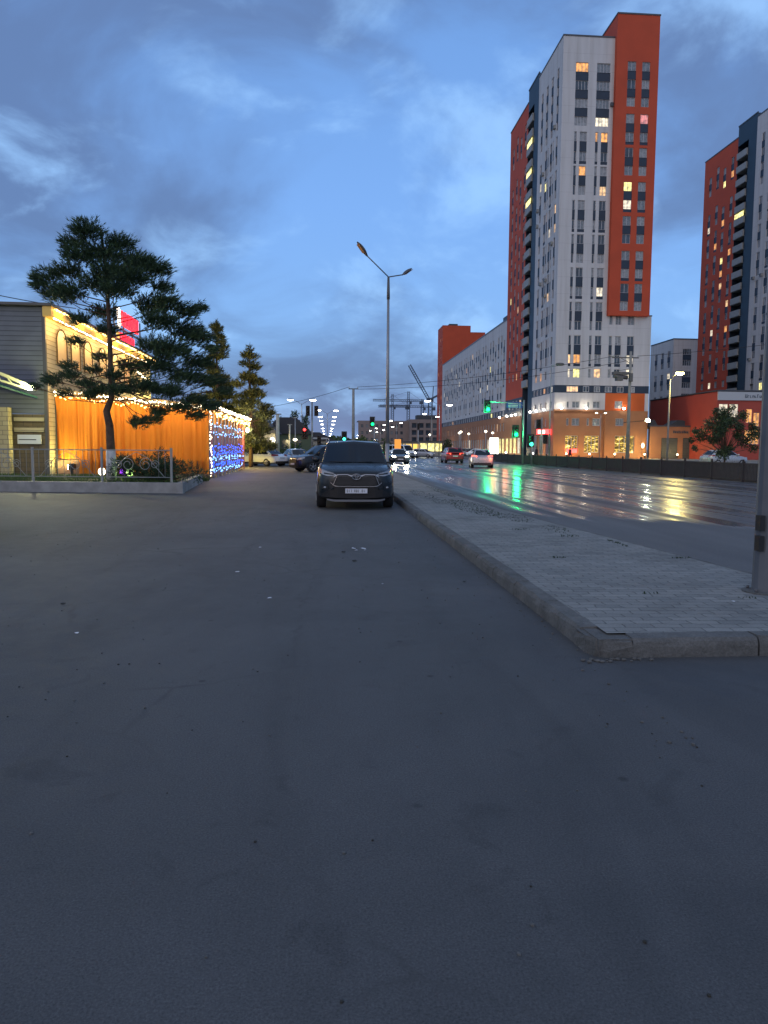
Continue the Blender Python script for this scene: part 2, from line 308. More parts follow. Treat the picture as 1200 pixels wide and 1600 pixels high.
POLE_C = mat('concrete_pole', (.26, .255, .24), .85, noise=(3, .15))
BLACK = mat('black_plastic', (.012, .012, .013), .45)
TYRE = mat('tyre_rubber', (.014, .014, .015), .85, noise=(30, .3))
CHROME = mat('chrome', (.30, .31, .33), .22, metal=1)
ALLOY = mat('alloy_rim', (.42, .42, .43), .3, metal=.8)
CGLASS = mat('car_glass', (.006, .011, .017), .06, spec=.45)
LAMPG = mat('headlamp_glass', (.34, .37, .40), .12, spec=.8)
SILVERP = mat('silver_trim', (.34, .35, .37), .35, metal=.6)
PLATE = mat('number_plate', (.55, .57, .60), .4)
WIREM = mat('wire_black', (.02, .02, .022), .6)

def emis(name, c, s):
    m = mat(name, (.1, .1, .1), .4, emit=c, es=s); return m
E_COOL = emis('lamp_cool', (1, .96, .88), 22)
E_WARMB = emis('bulb_warm', (1, .60, .18), 9)
E_WHITEB = emis('bulb_white', (1, .86, .58), 12)
E_BLUE = emis('led_blue', (.02, .10, 1), 5)
E_BLUEW = emis('led_pale_blue', (.22, .48, 1), 4)
E_GREEN = emis('signal_green', (.0, .85, .16), 5)
E_CYAN = emis('signal_cyan', (.05, .9, .55), 4)
E_REDL = emis('signal_red', (1, .03, .03), 8)
E_TAIL = emis('tail_light', (1, .06, .03), 9)
E_AMB = emis('amber_light', (1, .35, .05), 9)
E_HEAD = emis('headlight_on', (1, .93, .72), 60)
E_SODIUM = emis('lamp_yellow', (1, .82, .22), 110)
E_FLOOD = emis('flood_light', (.95, 1, .62), 60)
E_SIGNR = emis('sign_red', (1, .004, .02), 3.0)
E_SIGNW = emis('sign_white', (1, .85, .7), 4.5)
E_SHOPY = emis('shop_yellow', (1, .62, .10), 1.5)
E_SHOPW = emis('shop_white', (1, .88, .66), 5)

# ------------------------------------------------------------------ mesh helpers
def tag(o, label=None, cat=None, group=None, kind=None):
    if label: o['label'] = label
    if cat: o['category'] = cat
    if group: o['group'] = group
    if kind: o['kind'] = kind
    return o
def empty(name, loc=(0, 0, 0), rz=0, label=None, cat=None, group=None):
    o = bpy.data.objects.new(name, None); COL.objects.link(o); o.location = loc; o.rotation_euler = (0, 0, rz); o.empty_display_size = .3
    return tag(o, label, cat, group)
def copy_tree(o, parent=None):
    c = o.copy(); COL.objects.link(c)
    c.parent = parent
    for ch in list(o.children): copy_tree(ch, c)
    return c

class MB:
    def __init__(s): s.v = []; s.f = []; s.m = []; s.sm = []; s.mats = []
    def mi(s, m):
        if m not in s.mats: s.mats.append(m)
        return s.mats.index(m)
    def add(s, vs, fs, m, smooth=False):
        b = len(s.v); i = s.mi(m); s.v.extend([tuple(v) for v in vs])
        for f in fs: s.f.append([b + k for k in f]); s.m.append(i); s.sm.append(smooth)
        return s
    def quad(s, a, b, c, d, m): return s.add([a, b, c, d], [(0, 1, 2, 3)], m)
    def box(s, x0, x1, y0, y1, z0, z1, m):
        vs = [(x, y, z) for x in (x0, x1) for y in (y0, y1) for z in (z0, z1)]
        return s.add(vs, [(0, 1, 3, 2), (4, 6, 7, 5), (0, 4, 5, 1), (2, 3, 7, 6), (0, 2, 6, 4), (1, 5, 7, 3)], m)
    def obox(s, O, U, V, W, m):
        """box from corner O spanned by vectors U, V, W"""
        O, U, V, W = map(Vector, (O, U, V, W))
        vs = [O + U * a + V * b + W * c for a in (0, 1) for b in (0, 1) for c in (0, 1)]
        return s.add(vs, [(0, 1, 3, 2), (4, 6, 7, 5), (0, 4, 5, 1), (2, 3, 7, 6), (0, 2, 6, 4), (1, 5, 7, 3)], m)
    def bar(s, a, b, w, h, m):
        a, b = Vector(a), Vector(b); d = b - a
        up = Vector((0, 0, 1)) if abs(d.normalized().z) < .95 else Vector((0, 1, 0))
        sx = d.cross(up).normalized() * w; sz = sx.cross(d).normalized() * h
        return s.obox(a - sx / 2 - sz / 2, d, sx, sz, m)
    def tube(s, pts, rad, m, n=8, caps=True, smooth=True):
        pts = [Vector(p) for p in pts]
        if not hasattr(rad, '__len__'): rad = [rad] * len(pts)
        base = len(s.v); i = s.mi(m); prev = None
        for k, p in enumerate(pts):
            d = (pts[min(k + 1, len(pts) - 1)] - pts[max(k - 1, 0)]).normalized()
            if prev is None:
                a = d.cross(Vector((0, 0, 1)) if abs(d.z) < .9 else Vector((1, 0, 0))).normalized()
            else: a = (prev - d * prev.dot(d)).normalized()
            prev = a; c = d.cross(a)
            for j in range(n):
                t = 2 * math.pi * j / n; s.v.append(tuple(p + (a * math.cos(t) + c * math.sin(t)) * rad[k]))
        for k in range(len(pts) - 1):
            for j in range(n):
                s.f.append([base + k * n + j, base + k * n + (j + 1) % n, base + (k + 1) * n + (j + 1) % n, base + (k + 1) * n + j]); s.m.append(i); s.sm.append(smooth)
        if caps:
            s.f.append([base + j for j in range(n)][::-1]); s.m.append(i); s.sm.append(False)
            s.f.append([base + (len(pts) - 1) * n + j for j in range(n)]); s.m.append(i); s.sm.append(False)
        return s
    def ell(s, c, r, m, nu=10, nv=7, smooth=True):
        c = Vector(c); r = r if hasattr(r, '__len__') else (r, r, r); vs = []; fs = []
        for a in range(nv + 1):
            th = math.pi * a / nv
            for k in range(nu):
                ph = 2 * math.pi * k / nu
                vs.append((c.x + r[0] * math.sin(th) * math.cos(ph), c.y + r[1] * math.sin(th) * math.sin(ph), c.z + r[2] * math.cos(th)))
        for a in range(nv):
            for k in range(nu): fs.append((a * nu + k, (a + 1) * nu + k, (a + 1) * nu + (k + 1) % nu, a * nu + (k + 1) % nu))
        return s.add(vs, fs, m, smooth)
    def prism(s, poly, axis, a0, a1, m):
        """poly in the two other axes extruded along axis"""
        def P(u, v, w): return {'x': (w, u, v), 'y': (u, w, v), 'z': (u, v, w)}[axis]
        n = len(poly); vs = [P(u, v, a0) for u, v in poly] + [P(u, v, a1) for u, v in poly]
        return s.add(vs, [tuple(range(n))[::-1], tuple(range(n, 2 * n))] + [(i, (i + 1) % n, n + (i + 1) % n, n + i) for i in range(n)], m)
    def skin(s, xs, zlo, zhi, yf, m, th=.02, rows=1):
        """a curved panel following y = yf(x, z), with thickness behind it"""
        cols = []
        for x in xs:
            a, b = zlo(x), zhi(x); cols.append([(x, yf(x, a + (b - a) * k / rows), a + (b - a) * k / rows) for k in range(rows + 1)])
        vs = [p for c in cols for p in c]; n = len(vs); vs += [(x, y + th, z) for x, y, z in vs]; fs = []; R1 = rows + 1
        for i in range(len(xs) - 1):
            for k in range(rows):
                a = i * R1 + k; fs.append((a, a + R1, a + R1 + 1, a + 1)); fs.append((n + a + 1, n + a + R1 + 1, n + a + R1, n + a))
            a = i * R1; fs.append((a, n + a, n + a + R1, a + R1)); b = a + rows; fs.append((b, b + R1, n + b + R1, n + b))
        for i in (0, len(xs) - 1):
            for k in range(rows): a = i * R1 + k; fs.append((a, a + 1, n + a + 1, n + a))
        return s.add(vs, fs, m)
    def build(s, name, parent=None, loc=(0, 0, 0), rz=0, mods=None):
        me = bpy.data.meshes.new(name); me.from_pydata(s.v, [], s.f)
        for m in s.mats: me.materials.append(m)
        me.polygons.foreach_set('material_index', s.m); me.polygons.foreach_set('use_smooth', s.sm); me.update()
        o = bpy.data.objects.new(name, me); COL.objects.link(o); o.location = loc; o.rotation_euler = (0, 0, rz)
        if parent: o.parent = parent
        if mods == 'bevel':
            b = o.modifiers.new('b', 'BEVEL'); b.width = .03; b.segments = 3
        if mods == 'sub':
            b = o.modifiers.new('s', 'SUBSURF'); b.levels = 2; b.render_levels = 2
        return o

def point(name, loc, col, watt, rad=.1, parent=None):
    l = bpy.data.lights.new(name, 'POINT'); l.color = col; l.energy = watt; l.shadow_soft_size = rad
    o = bpy.data.objects.new(name, l); COL.objects.link(o); o.location = loc
    if parent: o.parent = parent
    return o
def spot(name, loc, target, col, watt, ang=100, rad=.1, parent=None):
    l = bpy.data.lights.new(name, 'SPOT'); l.color = col; l.energy = watt; l.shadow_soft_size = rad; l.spot_size = R(ang); l.spot_blend = .6
    o = bpy.data.objects.new(name, l); COL.objects.link(o); o.location = loc
    o.rotation_euler = (Vector(target) - Vector(loc)).to_track_quat('-Z', 'Y').to_euler()
    if parent: o.parent = parent
    return o
# ------------------------------------------------------------------ the setting
KX = 1.98                                    # face of the forecourt kerb
# ground: one sheet to the horizon
g = MB(); g.quad((-3000, -1500, -.02), (3000, -1500, -.02), (3000, 4500, -.02), (-3000, 4500, -.02), DIRT)
tag(g.build('ground'), kind='structure')
g = MB(); g.quad((-45, -30, 0), (21.5, -30, 0), (21.5, 420, 0), (-45, 420, 0), A_SPH)
tag(g.build('forecourt_asphalt'), kind='structure')
g = MB()
g.add([(4.3, 5.0, .004), (4.05, 16, .004), (3.8, 30, .004), (3.8, 420, .004), (19.7, 420, .004), (19.7, -20, .004), (5.4, -20, .004), (5.2, 5, .004)], [tuple(range(8))[::-1]], WET)
tag(g.build('wet_road'), kind='structure')

# worn lane lines on the carriageway
def fn_line(m, t, b, geo):
    L = t.links.new
    n = N(t, 'ShaderNodeTexNoise', i_Scale=6, i_Detail=6, i_Roughness=.7); L(geo.outputs['Position'], n.inputs['Vector'])
    r = ramp(t, [(.42, (.10, .10, .10)), (.60, (.42, .42, .42))]); L(n.outputs[0], r.inputs[0]); L(r.outputs[0], b.inputs['Base Color'])
LINE = mat('road_paint', (.5, .5, .5), .3, fn=fn_line)
g = MB()
for x in (8.6, 12.2, 15.8):
    if x == 12.2: g.quad((x - .07, -5, .008), (x + .07, -5, .008), (x + .07, 300, .008), (x - .07, 300, .008), LINE)
    else:
        y = 2.0
        while y < 240: g.quad((x - .06, y, .008), (x + .06, y, .008), (x + .06, y + 3, .008), (x - .06, y + 3, .008), LINE); y += 9
tag(g.build('road_marking'), kind='structure')

# paved strip between forecourt and road
edge = [(5.30, 5.25), (5.05, 6.8), (4.90, 8.05), (4.66, 10.6), (4.39, 13.4), (4.12, 17), (3.96, 21), (3.93, 29.5), (3.93, 60), (3.93, 120), (3.93, 320)]
g = MB()
xi, yi = KX + .16, 5.25 + .16
near = [(xi, yi), (5.12, yi)] + [(x - .09, y) for x, y in edge[1:]]
vs = [(x, y, .15) for x, y in near] + [(xi, 320, .15)]
g.add(vs, [tuple(range(len(vs)))], PAVER)
tag(g.build('pavement'), kind='structure')

# kerb stones, separate castings with open joints; one broken at the corner
rnd = random.Random(3)
g = MB()
def stone(a, b, w, h, skew=0, mb=None):
    """one kerb stone from a to b (plan), w wide to the left of the run, with an eased top edge"""
    a = Vector((*a, 0)); b = Vector((*b, 0)); d = (b - a); n = Vector((-d.y, d.x, 0)).normalized()
    j = lambda: rnd.uniform(-.006, .006)
    prof = [(0 + j(), -.05), (0.004, h * .55 + j()), (.012, h - .03), (.035, h + j() * .4), (w, h + .003), (w, -.05)]
    K = 7; rows = []
    for k in range(K):
        p = a + d * (k / (K - 1) * .988 + .006)
        rows.append([tuple(p + n * (o + (rnd.uniform(-.006, .006) if 0 < i < 4 else 0)) + Vector((0, 0, z + (rnd.uniform(-.006, .004) if i in (2, 3) else 0) + skew))) for i, (o, z) in enumerate(prof)])
    vs = [v for r_ in rows for v in r_]; P = len(prof); fs = []
    for k in range(K - 1):
        for i in range(P - 1): fs.append((k * P + i, (k + 1) * P + i, (k + 1) * P + i + 1, k * P + i + 1))
    fs.append(tuple(range(P))); fs.append(tuple(range((K - 1) * P, K * P))[::-1])
    mb.add(vs, fs, KERB)
y = 5.62
while y < 130:                                # forecourt side, seen face-on along the drive
    stone((KX, y + 1.0), (KX, y), .165, .152, rnd.uniform(-.006, .006), g); y += 1.0
x = KX + .30
while x < 5.2:                                # near end of the strip
    stone((x, 5.25 - .004), (x + .98, 5.25 - .004), .165, .150, rnd.uniform(-.008, .004), g); x += .985
tag(g.build('kerb'), kind='structure')
g = MB()
for (xa, ya), (xb, yb) in zip(edge[:-1], edge[1:]):
    a, b = Vector((xa, ya, 0)), Vector((xb, yb, 0)); d = b - a
    g.obox(a + Vector((-.10, 0, -.05)), d, (.10, 0, 0), (0, 0, .195), KERB)
tag(g.build('kerb_roadside'), kind='structure')
# the crumbled corner block
bmv = MB(); vs = []
bmv.box(KX + .05, KX + .33, 5.285, 5.70, -.05, .134, KERB)
lay = [(-.03, 0), (.05, .02), (.10, .05), (.135, .09)]
for z, ins in lay:
    for (px, py) in [(KX - .01, 5.66), (KX - .005, 5.45), (KX + .03, 5.31), (KX + .10, 5.245), (KX + .30, 5.245), (KX + .31, 5.44), (KX + .18, 5.66)]:
        cx, cy = KX + .17, 5.47
        k = 1 - ins * (1.3 if px < KX + .12 else .25); vs.append((cx + (px - cx) * k + rnd.uniform(-.012, .012), cy + (py - cy) * k + rnd.uniform(-.012, .012), z + rnd.uniform(-.012, .008)))
fs = [tuple(range(21, 28))]
for l in range(3):
    for i in range(7): fs.append((l * 7 + i, l * 7 + (i + 1) % 7, (l + 1) * 7 + (i + 1) % 7, (l + 1) * 7 + i))
bmv.add(vs, fs, KERB)
for k in range(26):
    a = rnd.uniform(0, 1); px = KX + rnd.uniform(-.12, .45); py = 5.22 - abs(rnd.gauss(0, .05)); r_ = rnd.uniform(.006, .02)
    bmv.ell((px, py, r_ * .5), (r_, r_ * .8, r_ * .6), KERB, 6, 4, False)
tag(bmv.build('kerb_broken_corner'), kind='structure')
# raised walk and verge on the far side of the road, behind the railing
g = MB(); g.box(20.6, 39.8, -20, 420, -.3, .10, mat('worn_paving', (.13, .125, .115), .9, noise=(.8, .3)))
tag(g.build('far_pavement'), kind='structure')

# weeds in the paving joints, grass of the planter: stuff
WEED = mat('weed_leaf', (.022, .045, .020), .8)
GRASS = mat('grass_blade', (.06, .11, .025), .8, noise=(2, .35))
def grass_patch(mb, cx, cy, z, rx, ry, n, h, m=GRASS):
    for _ in range(n):
        a = rnd.uniform(0, 2 * math.pi); q = math.sqrt(rnd.random()); x = cx + rx * q * math.cos(a); y = cy + ry * q * math.sin(a)
        hh = h * rnd.uniform(.4, 1.1); dx_, dy_ = rnd.gauss(0, hh * .4), rnd.gauss(0, hh * .4); w = rnd.uniform(.004, .009) * (1 + h * 4)
        b = rnd.uniform(0, math.pi); ux, uy = math.cos(b) * w, math.sin(b) * w
        mb.add([(x - ux, y - uy, z), (x + ux, y + uy, z), (x + dx_, y + dy_, z + hh)], [(0, 1, 2)], m)
g = MB()
for cx, cy, rx, ry, n in [(3.45, 17.5, .42, 2.4, 620), (3.8, 14.8, .35, 1.0, 200), (3.2, 19.2, .5, .9, 160), (3.35, 12.6, .2, .1, 26), (3.9, 11.6, .16, .12, 26), (3.0, 9.3, .10, .05, 16), (4.62, 9.2, .14, .04, 22), (3.15, 6.9, .08, .03, 12),
                          (4.0, 6.65, .10, .04, 14), (4.0, 12.6, .2, .6, 60), (2.9, 22, .3, 2.5, 200), (3.7, 24, .15, 3, 300), (4.35, 10.7, .05, .4, 60)]:
    grass_patch(g, cx, cy, .15, rx, ry, n, .03, WEED)
tag(g.build('weeds'), 'low dark weeds growing in the joints of the grey paving', kind='stuff')
# scraps of litter, pebbles and leaves on the asphalt
LIT_W = mat('paper_white', (.75, .76, .78), .6); LEAF = mat('dead_leaf', (.03, .028, .022), .8)
g = MB()
for x, y_, s_, m in [(.42, 11.26, .05, LIT_W), (.57, 11.25, .05, LIT_W), (.44, 11.05, .035, LIT_W), (.58, 11.08, .03, LIT_W), (-1.11, 9.2, .035, LIT_W), (-1.02, 11.44, .03, LIT_W), (-.58, 7.54, .028, LIT_W), (-2.06, 6.19, .022, LIT_W), (.64, 8.31, .014, LIT_W),
                     (-2.57, 7.35, .035, LEAF), (.25, 10.9, .05, LEAF), (.38, 10.0, .05, LEAF), (1.6, 8.4, .03, LEAF), (3.77, 6.5, .02, LIT_W), (3.4, 7.6, .02, LEAF)]:
    z = .153 if x > 2 else .006
    pts = [(x + s_ * rnd.uniform(.6, 1.1) * math.cos(t), y_ + s_ * rnd.uniform(.5, 1.0) * math.sin(t), z + rnd.uniform(0, s_ * .35)) for t in (0, 1.1, 2.0, 3.1, 4.3, 5.3)]
    g.add(pts, [tuple(range(6))], m)
for _ in range(420):
    x = rnd.uniform(-5, 1.95); y_ = rnd.uniform(1.6, 16); r_ = rnd.uniform(.003, .009)
    g.ell((x, y_, r_ * .4), (r_, r_, r_ * .6), KERB if rnd.random() < .6 else LEAF, 5, 3, False)
for _ in range(160):
    x = KX - abs(rnd.gauss(0, .08)) - .005; y_ = rnd.uniform(3.5, 30); r_ = rnd.uniform(.004, .014)
    g.ell((x, y_, r_ * .4), (r_, r_, r_ * .6), KERB, 5, 3, False)
tag(g.build('litter'), 'white paper scraps, grit and dead leaves on the asphalt', kind='stuff')

# ------------------------------------------------------------------ buildings
class Facade:
    """a building: wall mesh with real openings, and its windows"""
    def __init__(s, name, label, cat='apartment block', group=None, loc=(0, 0, 0)):
        s.root = empty(name, loc, 0, label, cat, group); s.loc = Vector(loc); s.w = MB(); s.win = []
    def P(s, O, U, Nn, u, z, d=0): return tuple(Vector(O) + Vector(U) * u + Vector((0, 0, z)) - Vector(Nn) * d - s.loc)
    def wall(s, O, U, Nn, u0, u1, z0, z1, m, ops=(), depth=.22):
        ops = [o for o in ops if o[0] >= u0 - 1e-6 and o[1] <= u1 + 1e-6 and o[2] >= z0 - 1e-6 and o[3] <= z1 + 1e-6]
        us = sorted({round(v, 4) for v in [u0, u1] + [x for o in ops for x in o[:2]]}); zs = sorted({round(v, 4) for v in [z0, z1] + [x for o in ops for x in o[2:4]]})
        for i in range(len(us) - 1):
            # merge vertical runs without an opening
            run = None
            for k in range(len(zs)):
                solid = False
                if k < len(zs) - 1:
                    cu, cz = (us[i] + us[i + 1]) / 2, (zs[k] + zs[k + 1]) / 2
                    solid = not any(o[0] < cu < o[1] and o[2] < cz < o[3] for o in ops)
                if solid and run is None: run = zs[k]
                if not solid and run is not None:
                    s.w.quad(s.P(O, U, Nn, us[i], run), s.P(O, U, Nn, us[i + 1], run), s.P(O, U, Nn, us[i + 1], zs[k]), s.P(O, U, Nn, us[i], zs[k]), m); run = None
        for o in ops:
            a, b, c, d_, kind = o[:5]
            dd = .06 if kind == 'dark' else depth
            q = [(a, c), (b, c), (b, d_), (a, d_)]
            for k in range(4):
                p, r_ = q[k], q[(k + 1) % 4]
                s.w.quad(s.P(O, U, Nn, *p), s.P(O, U, Nn, *r_), s.P(O, U, Nn, *r_, dd), s.P(O, U, Nn, *p, dd), m if kind != 'dark' else NAVY)
            if kind == 'dark': s.w.quad(*[s.P(O, U, Nn, *p, dd) for p in q], NAVY)
            else: s.win.append((O, U, Nn, a, b, c, d_, kind, depth, o[5] if len(o) > 5 else None))
    def box(s, x0, x1, y0, y1, z0, z1, m, mb=None):
        l = s.loc; (mb or s.w).box(x0 - l.x, x1 - l.x, y0 - l.y, y1 - l.y, z0 - l.z, z1 - l.z, m)
    def window(s, mb, w, fm):
        O, U, Nn, a, b, c, d_, kind, depth, over = w
        P = lambda u, z, d: s.P(O, U, Nn, u, z, d)
        g_ = kind if not isinstance(kind, str) else GL[0]
        mb.quad(P(a, c, depth - .02), P(b, c, depth - .02), P(b, d_, depth - .02), P(a, d_, depth - .02), g_)
        t = .07; W = b - a; Hh = d_ - c
        def bar(u0, u1, z0, z1):
            mb.obox(P(u0, z0, depth - .03), Vector(U) * (u1 - u0), (0, 0, z1 - z0), Vector(Nn) * .06, fm)
        bar(a, a + t, c, d_); bar(b - t, b, c, d_); bar(a + t, b - t, c, c + t); bar(a + t, b - t, d_ - t, d_)
        if W > 1.0: bar(a + W * .5 - t / 2, a + W * .5 + t / 2, c + t, d_ - t)
        if W > 1.9:
            bar(a + W * .25 - t / 2, a + W * .25 + t / 2, c + t, d_ - t); bar(a + W * .75 - t / 2, a + W * .75 + t / 2, c + t, d_ - t)
    def finish(s, fm=FRAME_W, cap=100):
        s.w.build('wall', s.root)
        cp = Vector((0, 0, 1.5))
        def size(w):
            O, U, Nn, a, b, c, d_ = w[:7]; p = Vector(O) + Vector(U) * (a + b) / 2 + Vector((0, 0, (c + d_) / 2)) - cp
            return (b - a) * (d_ - c) * abs(p.normalized().dot(Vector(Nn))) / p.length_squared
        s.win.sort(key=size, reverse=True)
        for w in s.win[:cap]:
            mb = MB(); s.window(mb, w, fm); mb.build('window', s.root)
        if s.win[cap:]:
            mb = MB()
            for w in s.win[cap:]: s.window(mb, w, fm)
            tag(mb.build('windows', s.root), kind='stuff')

def glass(rn, lit=.06, pale=.45):
    q = rn.random()
    if q < lit: return rn.choice([LIT[0], LIT[1], LIT[1], LIT[3], LIT[2]])
    return GL[0] if rn.random() > pale else rn.choice(GL[1:])

def stack(u0, u1, top, n, rn, lit=.05, wh=1.6, dh=1.7, strip=False, fixed=None, pale=.6):
    """a tall opening: window, dark infill, window ... from the top down"""
    ops = []; z = top
    for k in range(n):
        m = (fixed or {}).get(k) or glass(rn, lit, pale)
        ops.append((u0, u1, round(z - wh, 3), round(z, 3), m)); z -= wh
        if k < n - 1: ops.append((u0, u1, round(z - dh, 3), round(z, 3), 'dark')); z -= dh
    if strip: ops.append((u0, u1, round(z - .5, 3), round(z, 3), 'dark'))
    return ops

def tower(name, label, X, Yn, seed, cam_face=True):
    """the white, red and navy tower; X is the plane of its street front, Yn its near corner"""
    rn = random.Random(seed)
    F = Facade(name, label, 'apartment tower', 'red and white apartment towers', (X, Yn, 0))
    O = (X, Yn, 0); S = (-1, 0, 0); Uy = (0, 1, 0); C = (0, -1, 0); Ux = (1, 0, 0)
    top = 71.9
    # ---- face towards the camera, white
    ops = []
    tops = [56.28, 50.58, 44.8, 39.03, 33.36, 27.46, 21.65]
    w = MB
    ops += stack(2.27, 4.52, 67.71, 4, rn, 0, 1.55, 1.42, fixed={0: LIT[2]}) + stack(5.99, 8.36, 67.71, 4, rn, 0, 1.55, 1.42, fixed={3: LIT[1]})
    for k, tz in enumerate(tops):
        st = k % 2 == 0
        fx = {0: {}, 1: {0: LIT[2]}, 4: {}, 6: {1: LIT[2]}}.get(k, {})
        ops += stack(3.29, 4.53, tz, 2, rn, .03 if tz > 30 else .25, strip=st, fixed=fx) + stack(2.31, 2.77, tz, 2, rn, 0, strip=st, fixed={1: LIT[0]} if k == 6 else {})
        fx = {0: {0: LIT[2]}, 1: {1: LIT[0]}, 4: {1: LIT[1]}}.get(k, {})
        ops += stack(7.09, 8.28, tz, 2, rn, .03 if tz > 30 else .2, strip=st, fixed=fx) + stack(6.04, 6.51, tz, 2, rn, 0, strip=st, fixed={0: LIT[2]} if k == 0 else {})
    for (a, b), m in zip([(2.31, 2.77), (3.29, 4.53), (6.04, 6.51), (7.09, 8.28), (9.6, 10.2)], [LIT[1], LIT[3], GL[2], LIT[0], LIT[3]]): ops.append((a, b, 14.26, 15.84, m))
    F.wall(O, Ux, C, 0, 9.05, 12.91, top, WHITE_R, ops)
    low = [(9.62, 10.2, 23.6, 25.2, GL[1]), (10.75, 11.83, 23.6, 25.2, GL[1]), (12.97, 14.22, 23.6, 25.2, GL[1])] + [o for o in ops if o[0] > 9]
    low = [o for o in low if o[0] != 9.6]
    for a, b in [(9.62, 10.2), (10.75, 11.83), (12.97, 14.22)]:
        low += stack(a, b, 21.65, 2, rn, .15, strip=True); low.append((a, b, 14.26, 15.84, glass(rn, .3)))
    F.wall(O, Ux, C, 9.05, 17.3, 12.91, 25.2, WHITE_R, low)
    # ---- red volume standing proud of it
    Or = (X, Yn - .9, 0); rops = stack(11.06, 12.54, 67.8, 3, rn, 0, 1.55, 1.38, pale=.9) + stack(13.61, 15.01, 67.8, 3, rn, 0, 1.55, 1.38, pale=.9)
    for k, tz in enumerate([59.2, 53.6, 47.9, 42.1, 36.2, 30.6]):
        fx = {0: {0: GL[2]}, 2: {0: LIT[3]}}.get(k, {}); fy = {0: {0: LIT[4]}, 1: {0: GL[2]}, 2: {0: GL[2]}}.get(k, {})
        rops += stack(11.06, 12.54, tz, 2, rn, .02, 1.6, 1.45, k in (0, 2, 4), fx, .9) + stack(13.61, 15.01, tz, 2, rn, .02, 1.6, 1.45, k in (0, 2, 4), fy, .9)
    F.wall(Or, Ux, C, 9.05, 16.5, 25.1, 75.4, RED_R, rops)
    x0, x1 = X + 9.05, X + 16.5
    F.w.quad(*[(a - X, b, c) for a, b, c in [(x0, 12, 25.1), (x0, -.9, 25.1), (x0, -.9, 75.4), (x0, 12, 75.4)]], RED_R)
    F.w.quad(*[(a - X, b, c) for a, b, c in [(x1, -.9, 25.1), (x1, 14, 25.1), (x1, 14, 75.4), (x1, -.9, 75.4)]], RED_R)
    F.w.quad(*[(a - X, b, c) for a, b, c in [(x0, -.9, 25.1), (x1, -.9, 25.1), (x1, 0, 25.1), (x0, 0, 25.1)]], RED_R)
    F.w.quad(*[(a - X, b, c) for a, b, c in [(x0, -.9, 75.4), (x1, -.9, 75.4), (x1, 14, 75.4), (x0, 14, 75.4)]], ROOFM)
    F.w.quad(*[(a - X, b, c) for a, b, c in [(x0, 14, 25.1), (x1, 14, 25.1), (x1, 14, 75.4), (x0, 14, 75.4)]], RED_R)
    # ---- navy band and podium, camera side
    bops = []
    u = 2.2
    for wd, m in [(2.1, LIT[0]), (1.1, GL[0]), (1.1, GL[1]), (1.3, GL[1]), (1.2, GL[0]), (1.2, GL[2])]:
        bops.append((u, u + wd, 11.75, 12.75, m)); u += wd + .9
    F.wall(O, Ux, C, 0, 17.3, 11.6, 12.91, NAVY, bops, .1)
    pops = [(a, b, 8.9, 10.1, GL[1]) for a, b in [(2.3, 2.75), (3.3, 4.6), (6.05, 6.5), (7.1, 8.4)]]
    F.wall(O, Ux, C, 0, 9.3, 8.46, 11.6, WHITE_R, pops)
    F.wall(O, Ux, C, 9.3, 16.6, 8.46, 11.6, ORANGE_R, [(11.1, 12.5, 8.9, 10.2, GL[2])])
    F.wall(O, Ux, C, 16.6, 17.3, 8.46, 11.6, WHITE_R)
    F.w.box(-.15, 9.2, -.3, 0.0, 8.3, 8.62, BROWN)
    gops = [(a, b, 5.78, 7.1, GL[1]) for a, b in [(2.3, 2.75), (3.3, 4.7), (6.05, 6.5), (7.1, 8.5)]] + [(2.2, 4.5, 1.0, 4.0, SHOPWIN), (5.7, 8.4, 1.0, 4.0, SHOPWIN)]
    F.wall(O, Ux, C, 0, 9.2, 0, 8.46, BROWN, gops)
    Ob = (X, Yn - .6, 0)
    F.wall(Ob, Ux, C, 9.2, 16.7, 0, 8.44, BROWN, [(11.1, 12.6, 5.78, 7.1, GL[1]), (11.1, 14.7, 1.0, 4.0, SHOPWIN)])
    F.w.quad((9.2, -.6, 0), (9.2, 0, 0), (9.2, 0, 8.44), (9.2, -.6, 8.44), BROWN)
    F.w.quad((9.2, -.6, 8.44), (16.7, -.6, 8.44), (16.7, 0, 8.44), (9.2, 0, 8.44), BROWN)
    F.w.quad((16.7, -.6, 0), (16.7, 0, 0), (16.7, 0, 8.44), (16.7, -.6, 8.44), BROWN)
    F.w.quad((17.3, 0, 0), (17.3, 16, 0), (17.3, 16, 25.2), (17.3, 0, 25.2), WHITE_R)
    F.w.quad((9.05, 0, 25.2), (17.3, 0, 25.2), (17.3, 16, 25.2), (9.05, 16, 25.2), ROOFM)
    F.w.quad((16.7, 0, 0), (17.3, 0, 0), (17.3, 0, 8.46), (16.7, 0, 8.46), BROWN)
    # ---- street front: white part
    sops = []
    cols = [(2.0, 2.95), (5.1, 6.3), (8.2, 9.4), (11.4, 12.5)]
    for c, (a, b) in enumerate(cols):
        sops += stack(a, b, 67.71, 4, rn, .03, 1.55, 1.42, pale=.25)
        for k, tz in enumerate(tops):
            if c in (1, 2): sops += stack(a, b, tz, 2, rn, .08, strip=(k + c) % 2 == 0, pale=.25); sops += stack(a - .95, a - .5, tz, 2, rn, .03, pale=.25)
            else: sops += stack(a, b, tz - (.0 if c == 0 else 1.4), 2, rn, .10, strip=False, pale=.25)
        sops.append((a, b, 14.26, 15.84, glass(rn, .4)))
    sops = [o for o in sops if o[2] > 13.0]
    F.wall(O, Uy, S, 0, 14.5, 12.91, top, WHITE_R, sops, .18)
    F.wall(O, Uy, S, 0, 14.5, 11.6, 12.91, NAVY, [(a, a + 1.2, 11.75, 12.75, glass(rn, .05)) for a in (1.2, 3.4, 5.6, 7.8, 10, 12.2)], .1)
